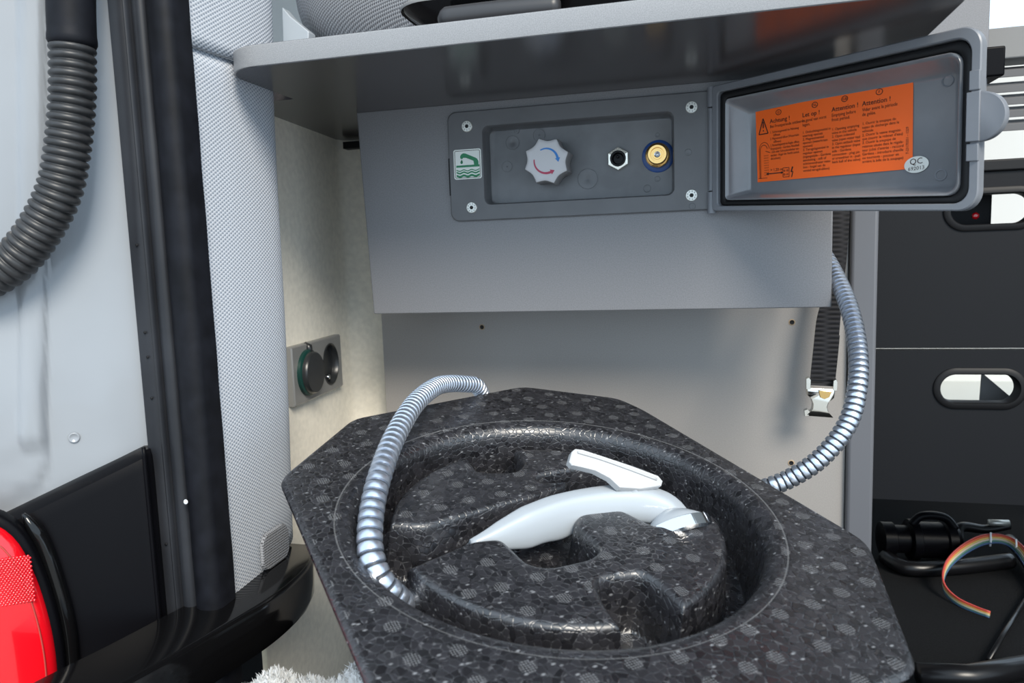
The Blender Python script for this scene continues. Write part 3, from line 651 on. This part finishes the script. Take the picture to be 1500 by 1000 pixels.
# ================================================================== FOAM TRAY
tn = nrm((0.1213, -0.153, 0.9807)); tu = AX @ np.array([173-750, 145-500, FPX]); tu = nrm(tu); tu = nrm(tu - tn*tu.dot(tn)); tw = -np.cross(tn, tu)
tp = onY(835, 575, .72)
def TP(px, py, h=0):
    q = onP(px, py, tp + tn*h, tn) - tp; return np.array([q.dot(tw), q.dot(tu), h])
def TW(a, b, h): return tp + tw*a + tu*b + tn*h
TM = Matrix(((tw[0], tu[0], tn[0], tp[0]), (tw[1], tu[1], tn[1], tp[1]), (tw[2], tu[2], tn[2], tp[2]), (0, 0, 0, 1)))
def round_poly(pts, r, n=5):
    out = []; N_ = len(pts)
    for i in range(N_):
        p0, p1, p2 = np.array(pts[i-1], float), np.array(pts[i], float), np.array(pts[(i+1) % N_], float)
        d0, d1 = np.linalg.norm(p0-p1), np.linalg.norm(p2-p1); q = min(r, d0*.45, d1*.45)
        a, c = p1 + (p0-p1)/d0*q, p1 + (p2-p1)/d1*q
        for t in np.linspace(0, 1, n): out.append((1-t)**2*a + 2*t*(1-t)*p1 + t*t*c)
    return np.array(out)
def sdf_poly(X, Y, P):
    d = np.full(X.shape, 1e9); ins = np.zeros(X.shape, bool); n = len(P)
    for i in range(n):
        a, b = P[i], P[(i+1) % n]; e = b - a; wx, wy = X - a[0], Y - a[1]; L2 = e.dot(e)
        if L2 < 1e-14: continue
        t = np.clip((wx*e[0] + wy*e[1]) / L2, 0, 1); d = np.minimum(d, (wx - t*e[0])**2 + (wy - t*e[1])**2)
        c = (a[1] > Y) != (b[1] > Y)
        if abs(e[1]) > 1e-12: ins ^= c & (X < e[0]*(Y - a[1])/e[1] + a[0])
    return np.sqrt(d) * np.where(ins, -1, 1)
st = .00105
A_, B_ = np.meshgrid(np.arange(-.304, .054, st), np.arange(-.414, .046, st))
tray_out = round_poly([(-.2965, -.078), (-.218, .012), (-.036, .035), (.040, -.028), (.0457, -.062), (.0458, -.312), (-.037, -.407), (-.215, -.407), (-.2965, -.325)], .012, 7)
so_ = sdf_poly(A_, B_, tray_out)
cA, cB = -.126, -.192; r = np.hypot(A_ - cA, B_ - cB)
slot = round_poly([(-.28, -.146), (-.240, -.153), (-.2166, -.165), (-.094, -.152), (-.086, -.144), (-.108, -.138), (-.110, -.127), (-.059, -.126), (-.02, -.158), (.03, -.16), (.03, -.229), (-.0165, -.228), (-.065, -.2265), (-.074, -.1965), (-.107, -.190), (-.118, -.2), (-.117, -.234), (-.13, -.2415), (-.16, -.24), (-.17, -.2315), (-.1725, -.1975), (-.193, -.193), (-.238, -.205), (-.28, -.214)], .007)
n1_ = round_poly([(-.142, -.04), (-.146, -.09), (-.147, -.1045), (-.12, -.1155), (-.104, -.102), (-.098, -.04)], .012)
n2_ = round_poly([(-.108, -.34), (-.1066, -.2795), (-.11, -.268), (-.14, -.263), (-.148, -.285), (-.1545, -.34)], .010)
si = r - .117
for P in (slot, n1_, n2_): si = np.maximum(si, -sdf_poly(A_, B_, P))
FL, HT, RE = -.052, -.010, .0055
R1, RB = .139, .152; RL = RB - R1
Hb = np.where(r >= RB, 0., np.where(r >= R1, -RL + np.sqrt(np.maximum(0, RL**2 - (RB - r)**2)), np.clip(-RL + (r - R1)/.005*(-FL - RL), FL, -RL)))
d = -si
Hi = np.where(d > RE, HT, np.where(d > 0, HT - RE + np.sqrt(np.maximum(0, RE**2 - (RE - d)**2)), np.clip(HT - RE + d/.0035*(HT - RE - FL), FL, HT)))
Hh = np.maximum(Hb, np.where(r < R1 - .001, Hi, -1))
Hh -= .0035 * np.clip(1 - (-so_)/.004, 0, 1)**2                     # softened outer edge
Hh -= .0005 * np.exp(-((r - RB - .001)/.0008)**2)                    # moulding line round the bowl
gy, gx = np.gradient(so_, st); keep = so_ <= 0
PX = np.where(so_ > 0, A_ - gx*so_, A_); PY = np.where(so_ > 0, B_ - gy*so_, B_)
ny, nx = A_.shape; idx = np.arange(ny*nx).reshape(ny, nx)
q = np.stack([idx[:-1, :-1], idx[:-1, 1:], idx[1:, 1:], idx[1:, :-1]], -1); kq = keep[:-1, :-1] | keep[:-1, 1:] | keep[1:, 1:] | keep[1:, :-1]
F_ = q[kq]; used = np.unique(F_); remap = np.full(ny*nx, -1); remap[used] = np.arange(len(used))
V_ = np.stack([PX.ravel(), PY.ravel(), Hh.ravel()], 1)[used]
me = bpy.data.meshes.new('foam_tray'); me.from_pydata(V_.tolist(), [], remap[F_].tolist()); me.materials.append(MATS['foam'])
me.polygons.foreach_set('use_smooth', [True]*len(me.polygons)); me.update()
tray = bpy.data.objects.new('foam_tray', me); COL.objects.link(tray); tray.matrix_world = TM
md = tray.modifiers.new('solid', 'SOLIDIFY'); md.thickness = .010; md.offset = -1
tag(tray, 'charcoal bead-foam tray with round recess holding the shower head', 'foam tray')

# plain storage crate that carries the tray
cc = TW(cA, cB, -.064); ct_z = cc[2] - .022
crate = thing('storage_crate', 'dark grey storage crate underneath the foam tray', 'crate', (cc[0], cc[1], FZL))
def cr_ring(h, z): return [(cc[0] + x*math.cos(.7) - y*math.sin(.7), cc[1] + x*math.sin(.7) + y*math.cos(.7), z) for x, y in rrect(-h, h, -h*.9, h*.9, .015)]
MB().loft([cr_ring(.056, FZL), cr_ring(.062, ct_z - .012)], True, True, True).build('crate_body', 'laminate_dark', crate, smooth=True, sharp=40)
MB().loft([cr_ring(.064, ct_z - .013), cr_ring(.067, ct_z - .012), cr_ring(.067, ct_z - .003), cr_ring(.064, ct_z)], True, True, True).build('crate_lid', 'grey_matt', crate, smooth=True, sharp=40)

# ================================================================== SHOWER HOSE
def tpx(px, py, h): return TW(*TP(px, py, h))
hp_ = [onY(1190, 352, .815), onY(1206, 372, .80), onY(1224, 404, .775), onY(1243, 448, .735), onY(1255, 500, .70), onY(1257, 556, .675), onY(1243, 617, .66), onY(1205, 668, .652), onY(1158, 700, .65), onY(1110, 720, .655),
       np.array([.03, .715, .405]), np.array([-.04, .775, .40]), np.array([-.10, .785, .41]), TW(-.066, .058, -.045), TW(-.071, .051, -.018), TW(-.084, .040, .003), TW(-.104, .026, .013), tpx(655, 562, .023), tpx(635, 568, .031), tpx(607, 592, .038), tpx(579, 638, .036),
       tpx(558, 692, .028), tpx(545, 746, .015), tpx(542, 800, .002), tpx(553, 842, -.010), tpx(575, 869, -.022), tpx(602, 885, -.036), TW(-.220, -.186, -.040), TW(-.195, -.182, -.036), TW(-.178, -.180, -.026)]
hp_ = spline(hp_, step=.0005); Lh = np.r_[0, np.cumsum(np.linalg.norm(np.diff(hp_, axis=0), axis=1))]
# rib spacing opens up towards the tray end
sv = [0.0]; bands = []; rad = []; RH = .0081; s0 = 0.
L_tot = Lh[-1]; sv, rad, mis = [], [], []
while s0 < L_tot - .01:
    f0 = s0 / L_tot; pitch = .0056 if f0 < .68 else 0.0056 + .0016*min(1, (f0 - .68)/.22)
    for fr, rr_ in ((0, RH - .0012), (.02, RH - .0003), (.12, RH), (.45, RH + .0002), (.72, RH), (.80, RH - .0012), (.97, RH - .0013)):
        sv.append(s0 + fr*pitch); rad.append(rr_); mis.append(1 if fr > .75 else 0)
    s0 += pitch
P, _ = along(hp_, np.array(sv))
sh = thing('shower_hose', 'ribbed chrome shower hose looping behind and into the foam tray', 'hose', tuple(P[0]))
TT = np.gradient(P, axis=0)
# ring-by-ring sweep with the tangent of the smooth path
Tn = np.gradient(hp_, axis=0); Tn /= np.linalg.norm(Tn, axis=1)[:, None]; Tn, _ = np.stack([np.interp(sv, Lh, Tn[:, k]) for k in range(3)], 1), 0
rings = []; u = nrm(np.cross(Tn[0], (0, 0, 1.)))
for i in range(len(P)):
    t_ = nrm(Tn[i]); u = nrm(u - t_*u.dot(t_)); v = np.cross(t_, u)
    rings.append([P[i] + rad[i]*(math.cos(a)*u + math.sin(a)*v) for a in np.linspace(0, 2*math.pi, 20, endpoint=False)])
MB().loft(rings, True, True, True, mis=mis[:-1]).build('hose_body', ['hose_metal', 'hose_gap'], sh, smooth=True, sharp=50)

# ================================================================== SHOWER HEAD
hd = thing('hand_shower', 'white hand shower with trigger lever lying in the foam tray', 'hand shower', tuple(TW(-.11, -.19, -.02)))
ctr = [tpx(*p) for p in ((690, 797, -.016), (718, 789, -.016), (765, 772, -.015), (825, 752, -.013), (885, 739, -.011), (935, 735, -.011), (972, 744, -.015), (992, 760, -.021), (1000, 776, -.028))]
wid = np.interp(np.linspace(0, 1, 50), np.linspace(0, 1, 9), [.0035, .008, .011, .0118, .0118, .0125, .0135, .0130, .010]); hgt = np.interp(np.linspace(0, 1, 50), np.linspace(0, 1, 9), [.003, .009, .0135, .0145, .0140, .0130, .0125, .011, .008])
ctr = spline(ctr, n=50); tg = np.gradient(ctr, axis=0); rings = []
for i in range(50):
    t_ = nrm(tg[i]); sd_ = nrm(np.cross(t_, tn)); up_ = np.cross(sd_, t_); ring = []
    wv = 1 + (.05*math.sin(i*.75) if 6 < i < 34 else 0)
    for k in range(36):
        a = 2*math.pi*k/36; ca, sa = math.cos(a), math.sin(a); e = 2/5.0
        x = math.copysign(abs(ca)**e, ca); y = math.copysign(abs(sa)**e, sa)
        y2 = y*(1 if y > 0 else wv) + .0
        x2 = x * (1 - .35*max(0, y))
        ring.append(ctr[i] + sd_*x2*wid[i] + up_*y2*hgt[i])
    rings.append(ring)
MB().loft(rings, True, True, True).build('handle', 'white_plastic', hd, smooth=True)
dc = tpx(994, 786, -.026); da = nrm(-tn*.62 - tu*.78 - tw*.06)
MB().lathe(dc - da*.004, da, [(.006, -.016), (.014, -.012), (.022, -.006), (.0245, .0), (.0245, .004), (.022, .006), (.010, .0065)], 44, True, True).build('spray_face', 'white_plastic', hd, smooth=True, sharp=40)
MB().lathe(dc - da*.004, da, [(.0246, -.004), (.0268, -.003), (.0272, .005), (.0258, .0072), (.0232, .0070), (.0228, .005)], 44, False, False).build('chrome_ring', 'chrome', hd, smooth=True, sharp=30)
ln = nrm(tn*.75 - tu*.66); lp = tpx(905, 700, .012)
lv = [onP(px, py, lp, ln) for px, py in ((838, 661), (843, 657), (852, 658), (880, 667), (925, 682), (965, 697), (971, 704), (969, 711), (940, 716), (908, 714), (893, 700), (872, 689), (852, 684), (838, 681), (834, 676))]
cenl = np.mean(lv, axis=0)
MB().loft([[p - ln*.006 for p in lv], [p - ln*.0006 for p in lv], [cenl + (p - cenl)*.975 for p in lv]], True, True, True).build('trigger_lever', 'white_matt', hd, smooth=True, sharp=35)
lt = [onP(px, py, lp + ln*.0006, ln) for px, py in ((846, 662), (880, 672), (925, 688), (962, 702))]
MB().tube(spline(lt, n=20), .0009, 8).build('lever_rib', 'white_matt', hd, smooth=True)
MB().tube([tpx(925, 712, .004), tpx(930, 722, -.004), tpx(935, 732, -.01)], .005, 16).build('lever_pivot', 'white_plastic', hd, smooth=True)

# ================================================================== STRAP
sp_ = thing('strap', 'black webbing strap with metal buckle hanging behind the fascia board', 'strap', tuple(onY(1205, 560, .83)))
Ls = [(1219, 300), (1219, 330), (1214, 380), (1203, 440), (1196, 470), (1191, 515), (1187, 553), (1187, 564)]; Rs = [(1245, 300), (1244, 330), (1240, 380), (1234, 440), (1231, 470), (1227, 515), (1223, 553), (1222, 566)]
Ys = [.845, .84, .835, .832, .832, .832, .834, .834]
LL = spline([onY(*p, y) for p, y in zip(Ls, Ys)], n=60); RR = spline([onY(*p, y) for p, y in zip(Rs, Ys)], n=60)
m = MB(); m.loft([[LL[i], RR[i], RR[i] + np.array([0, .0016, 0]), LL[i] + np.array([0, .0016, 0])] for i in range(60)], True, True, True)
o = m.build('webbing', 'webbing', sp_); set_uv(o, [(v.co.x*.25, v.co.z) for v in o.data.vertices])
m = MB(); k0, k1 = 42, 58
m.loft([[LL[i] + np.array([-.0004, -.0018, 0]), RR[i] + np.array([.0004, -.0018, 0]), RR[i], LL[i]] for i in range(k0, k1)], True, True, True)
o = m.build('folded_end', 'webbing', sp_); set_uv(o, [(v.co.x*.25, v.co.z) for v in o.data.vertices])
by = .826
def bpoly(pts, name, th, parent=sp_, y=by, m_='buckle'):
    P_ = [onY(px, py, y) for px, py in pts]; c_ = np.mean(P_, axis=0)
    return MB().loft([[p + np.array([0, th, 0]) for p in P_], [p + np.array([0, .0012, 0]) for p in P_], [c_ + (p - c_)*.90 for p in P_]], True, True, True).build(name, m_, parent, smooth=True, sharp=50)
bk = bpoly([(1182, 568), (1224, 570), (1222, 583), (1214, 590), (1212, 597), (1214, 604), (1221, 612), (1180, 609), (1190, 600), (1191, 592), (1188, 584), (1182, 578)], 'buckle', .009)
bpoly([(1181, 554), (1185, 552), (1188, 556), (1187, 571), (1181, 571)], 'buckle_ear', .007, bk); bpoly([(1221, 557), (1225, 555), (1227, 559), (1226, 573), (1220, 573)], 'buckle_ear', .007, bk)
bpoly([(1199, 572), (1219, 574), (1215, 582), (1208, 585), (1201, 582)], 'buckle_tongue', .002, bk, by - .0012, 'brass')
bpoly([(1178, 601), (1183, 599), (1187, 603), (1185, 609), (1179, 610)], 'side_release', .007, bk)

# ================================================================== CABINET ON THE RIGHT
def stadium(x0, x1, z0, z1, n=16):
    rr_ = (z1 - z0)/2; return rrect(x0, x1, z0, z1, rr_*.999, n)
YD = 1.0
def drawer(z0, z1, hole, label):
    t = thing('drawer', label, 'drawer', (.4, YD, z0)); x0, x1 = .19, .64
    inn = stadium(*hole); c = ((hole[0]+hole[1])/2, (hole[2]+hole[3])/2); outr = []
    for (x, z) in inn:
        dx, dz = x - c[0], z - c[1]; k = 1e9
        if dx > 1e-9: k = min(k, (x1 - c[0])/dx)
        if dx < -1e-9: k = min(k, (x0 - c[0])/dx)
        if dz > 1e-9: k = min(k, (z1 - c[1])/dz)
        if dz < -1e-9: k = min(k, (z0 - c[1])/dz)
        outr.append([c[0] + dx*k, c[1] + dz*k])
    for cx in (x0, x1):
        for cz in (z0, z1):
            j = min(range(len(outr)), key=lambda q: (outr[q][0]-cx)**2 + (outr[q][1]-cz)**2); outr[j] = [cx, cz]
    holed_board(outr, inn, YD, YD + .015).build('drawer_front', 'laminate_dark', t)
    def off(e): return stadium(hole[0]-e, hole[1]+e, hole[2]-e, hole[3]+e)
    R = lambda e, y: [(x, y, z) for x, z in off(e)]
    MB().loft([R(.008, YD), R(.008, YD - .0016), R(.0065, YD - .0028), R(.001, YD - .0028), R(0, YD - .0016), R(-.0002, YD + .017)], True).build('grip_ring', 'black_rubber', t, smooth=True, sharp=50)
h1 = (.2862, .3722, .4545, .4895); h2 = (.2910, .3790, .6705, .7055)
drawer(.328, .5195, h1, 'lower dark grey drawer front with oval black-rimmed grip hole')
drawer(.5218, .731, h2, 'upper dark grey drawer front with oval black-rimmed grip hole')
tag(MB().box((.19, YD - .004, .7315), (.64, YD + .30, .745)).build('cabinet_top', 'black_rubber', bevel=.002), 'black cabinet top above the upper drawer', 'cabinet top')
# things glimpsed through the grip holes
tag(MB().add([(.350, 1.06, .440), (.384, 1.06, .440), (.384, 1.06, .452), (.3515, 1.06, .482), (.350, 1.063, .440), (.384, 1.063, .440), (.384, 1.063, .452), (.3515, 1.063, .482)], [(0, 1, 2, 3), (4, 7, 6, 5), (0, 4, 5, 1), (1, 5, 6, 2), (2, 6, 7, 3), (3, 7, 4, 0)]).build('bracket', 'grey_matt'), 'grey triangular bracket seen through the lower grip hole', 'bracket')
dv = thing('control_unit', 'black control unit with red lamp seen through upper grip hole', 'control unit', (.33, 1.06, .66))
MB().box((.303, 1.05, .64), (.352, 1.09, .72)).build('unit_case', 'black_plastic', dv, bevel=.002)
p = onY(1429, 316, 1.0495); MB().lathe(p, (0, -1, 0), [(.0042, 0), (.0036, .001), (.002, .0016)], 16, False, True).build('red_lamp', 'lens_red', dv, smooth=True)
# grey louvre unit above
lvr = thing('louvre', 'dark grey horizontal louvre slats beyond the lid', 'louvre', (.42, 1.06, .78))
zl = [.800, .820, .842, .862, .882]
for z in (.792, .808, .823, .838, .856):
    MB().add([(.30, 1.05, z), (.66, 1.05, z), (.66, 1.075, z + .008), (.30, 1.075, z + .008), (.30, 1.05, z - .009), (.66, 1.05, z - .009), (.66, 1.075, z - .001), (.30, 1.075, z - .001)], [(0, 1, 2, 3), (4, 7, 6, 5), (0, 4, 5, 1), (1, 5, 6, 2), (2, 6, 7, 3), (3, 7, 4, 0)]).build('slat', 'slat_grey', lvr, bevel=.0008)
MB().box((.30, 1.045, .868), (.66, 1.09, .905)).build('top_rail', 'grey_matt', lvr, bevel=.002)
for xx in (.29, .66): MB().box((xx, 1.04, .745), (xx + .012, 1.09, .905)).build('side_post', 'slat_grey', lvr, bevel=.001)
struct(MB().box((.186, .95, .806), (.309, .965, 1.25)).build('wall_cabinet', 'laminate', bevel=.001))
struct(MB().box((.19, 1.55, FZ), (.9, 1.565, .26)).build('baseboard_cabinet', 'black_plastic'))
p0_, p1_ = onY(1448, 112, .94), onY(1474, 66, .94)
tag(MB().box((p0_[0] - .03, .94, p0_[2]), (p1_[0], .985, p1_[2])).build('hinge_block', 'black_plastic', bevel=.002), 'black plastic block behind the open lid', 'block')
# pillow
def superblob(c, ax, e=1.0, n=40, mm=24, noise=0):
    rings = []
    for i in range(1, mm):
        ph = math.pi*i/mm; ring = []
        for k in range(n):
            t = 2*math.pi*k/n; f_ = lambda v: math.copysign(abs(v)**e, v)
            w_ = 1 + noise*math.sin(5*t + 3*ph)*math.sin(4*ph)
            ring.append((c[0] + ax[0]*f_(math.sin(ph))*f_(math.cos(t))*w_, c[1] + ax[1]*f_(math.sin(ph))*f_(math.sin(t))*w_, c[2] + ax[2]*f_(math.cos(ph))*w_))
        rings.append(ring)
    return MB().loft(rings, True, True, True)

# ================================================================== THINGS ON THE SHELF
ZT = ZS + T
bag = superblob((-.165, .80, ZT + .125), (.27, .105, .125), .80, 72, 48)
o = bag.build('cloth_bag', 'mesh_cloth', smooth=True); set_uv(o, [(v.co.x, v.co.z + v.co.y*.8) for v in o.data.vertices]); tag(o, 'grey woven cloth bag standing on the shelf', 'bag')
tr = thing('black_tray', 'glossy black oblong dish with pale rim lying on the shelf', 'dish', (-.04, .63, ZT))
def trr(ins, z): return [(x, y, z) for x, y in rrect(-.238 + ins, .14 - ins, .575 + ins*.5, .695 - ins*.5, .03, 8)]
MB().loft([trr(.045, ZT), trr(.035, ZT + .004), trr(.004, ZT + .024), trr(0, ZT + .028), trr(.003, ZT + .028), trr(.036, ZT + .007)], True, True, True).build('dish_body', 'black_gloss', tr, smooth=True, sharp=50)
MB().loft([trr(-.0012, ZT + .0265), trr(-.0018, ZT + .0285), trr(0, ZT + .0302), trr(.003, ZT + .0285)], True).build('dish_rim', 'grey_matt', tr, smooth=True)
tag(MB().tube(spline([(-.195, .567, ZT + .0085), (-.186, .566, ZT + .0085), (-.15, .566, ZT + .0085), (-.12, .568, ZT + .0085), (-.10, .57, ZT + .0085)], n=30), np.r_[.003, .0065, np.full(27, .0085), .004], 18).build('torch', 'torch_grey', smooth=True, sharp=None), 'dark grey rounded torch in front of the black dish', 'torch')
wb_ = [onY(px, py, .72) for px, py in ((413, 10), (425, 24), (452, 46), (446, 66), (412, 70))]
bkt = [(p[0], p[2]) for p in wb_]; bkt[3] = (bkt[3][0], ZT); bkt[4] = (bkt[4][0], ZT)
tag(MB().loft([[(x, .72, z) for x, z in bkt] , [(x, .735, z) for x, z in bkt]], True, True, True).build('corner_bracket', 'white_plastic', bevel=.001), 'small white plastic piece between pillar and cloth bag', 'bracket')

# ================================================================== TOWEL
m = MB(); NX, NY = 90, 60; tx0, tx1, ty0, ty1 = -.348, -.165, .340, .480
def tz(x, y):
    u, v = (x - tx0)/(tx1 - tx0), (y - ty0)/(ty1 - ty0); e = max(0, 1 - abs(2*u - 1)**7) * max(0, 1 - abs(2*v - 1)**5)
    hh = np.interp(x, [-.348, -.325, -.31, -.285, -.26, -.235, -.21, -.165], [.338, .352, .362, .367, .360, .374, .384, .386]) - .35*abs(y - .425) + .003*math.sin(x*190 + y*60) + .002*math.sin(y*260)
    return FZL + .001 + (hh - FZL) * e**.5
m.loft([[(tx0 + (tx1-tx0)*i/(NX-1), ty0 + (ty1-ty0)*j/(NY-1), tz(tx0 + (tx1-tx0)*i/(NX-1), ty0 + (ty1-ty0)*j/(NY-1))) for i in range(NX)] for j in range(NY)], False)
tw_o = thing('towel', 'fluffy white towel bunched below the glossy sill trim', 'towel', (-.255, .41, FZL))
m.build('towel_cloth', 'towel', tw_o, smooth=True)
pm = MB()
for k in range(9000):
    x, y = random.uniform(tx0 + .004, tx1 - .004), random.uniform(ty0 + .01, ty1 - .004); z = tz(x, y) - .0005
    a = random.uniform(0, 6.28); l = random.uniform(.002, .005); wv = .0011; dx, dy = random.gauss(0, .0018), random.gauss(0, .0018); ca, sa = math.cos(a)*wv, math.sin(a)*wv
    pm.add([(x - ca, y - sa, z), (x + ca, y + sa, z), (x + sa*.6, y - ca*.6, z), (x + dx, y + dy, z + l)], [(0, 1, 3), (1, 2, 3), (2, 0, 3)])
pile = pm.build('pile', 'towel', tw_o); pile['kind'] = 'stuff'

# ================================================================== UNDER THE CABINET: folded tube frame, clamp, ribbon cable
fr = thing('tube_frame', 'black folded tube frame with clamps on the dark floor', 'frame', tuple(onZ(1400, 830, FZ)))
zr = FZ + .0115
MB().tube(spline([onZ(1296, 815, zr), onZ(1330, 832, zr), onZ(1400, 830, zr), onZ(1480, 821, zr)], n=24), .0105, 16).build('cross_tube', 'black_metal', fr, smooth=True)
MB().tube(spline([onZ(1478, 790, zr + .006), onZ(1500, 815, zr + .004), onZ(1540, 880, zr)], n=16), .0085, 16).build('side_tube', 'black_metal', fr, smooth=True)
MB().tube([onZ(1345, 988, FZ + .013), onZ(1420, 990, FZ + .013), onZ(1530, 972, FZ + .013)], .012, 16).build('front_tube', 'black_metal', fr, smooth=True)
MB().tube([onZ(1448, 966, FZ + .006), onZ(1475, 920, FZ + .006), onZ(1520, 850, FZ + .006)], .0028, 10).build('stay_rod', 'black_metal', fr, smooth=True)
ca_, cb_ = onZ(1288, 788, FZ + .032), onZ(1402, 792, FZ + .030); cdv = nrm(cb_ - ca_); cl = np.linalg.norm(cb_ - ca_)
cla = MB().lathe(ca_, cdv, [(.018, 0), (.024, .002), (.024, .018), (.020, .020), (.020, .038), (.029, .040), (.030, .050), (.026, .052), (.026, .085), (.030, .087), (.030, .098), (.022, .100), (.020, cl), (.012, cl + .002)], 28).build('clamp', 'black_plastic', fr, smooth=True, sharp=35)
MB().tube(spline([ca_ + cdv*.040 + np.array([0, -.012, .026]), ca_ + cdv*.055 + np.array([0, -.012, .040]), ca_ + cdv*.085 + np.array([0, -.010, .038]), ca_ + cdv*.10 + np.array([0, -.012, .022])], n=20), .006, 10).build('clamp_lever', 'black_plastic', cla, smooth=True)
lv0, lv1 = onZ(1408, 772, FZ + .045), onZ(1478, 770, FZ + .045)
MB().tube(spline([cb_, lv0, (lv0 + lv1)/2 + np.array([0, 0, -.004]), lv1], n=20), np.linspace(.008, .0055, 20), 12).build('rod', 'black_metal', fr, smooth=True)
MB().tube([onZ(1448, 765, FZ + .052), onZ(1478, 766, FZ + .052)], .0045, 10).build('steel_tip', 'zinc', fr, smooth=True)
rb = [(1512, 832), (1492, 803), (1470, 790), (1442, 790), (1414, 803), (1392, 822), (1382, 842), (1384, 862), (1402, 880), (1430, 893), (1450, 900)]; hz = [.03, .035, .04, .042, .036, .03, .022, .012, .006, .004, .004]
rbp = spline([onZ(px, py, FZ + h) for (px, py), h in zip(rb, hz)], n=70); rt = np.gradient(rbp, axis=0)
rc_ = thing('ribbon_cable', 'multicoloured flat ribbon cable curling over the black tube frame', 'cable', tuple(rbp[-1]))
ang = np.linspace(.9, -.2, 70)
for k, nm in enumerate(('wire_red', 'wire_orange', 'wire_yellow', 'wire_pale', 'wire_green', 'wire_blue')):
    pts = []
    for i in range(70):
        t_ = nrm(rt[i]); sd_ = nrm(np.cross(t_, (0, 0, 1))); vv = sd_*math.sin(ang[i]) + np.array([0, 0, 1])*math.cos(ang[i]); wd = .0026 if i < 45 else .0026 - .0012*(i-45)/25
        pts.append(rbp[i] + vv*(2.5 - k)*wd*.9)
    MB().tube(pts, .0013, 8).build('wire', nm, rc_, smooth=True)
for i in (14, 22):
    t_ = nrm(rt[i]); MB().tube([rbp[i] + np.array([0, -.002, .010]), rbp[i] + np.array([0, -.004, 0]), rbp[i] + np.array([0, -.002, -.010])], .0013, 8).build('cable_tie', 'print_white', rc_, smooth=True)
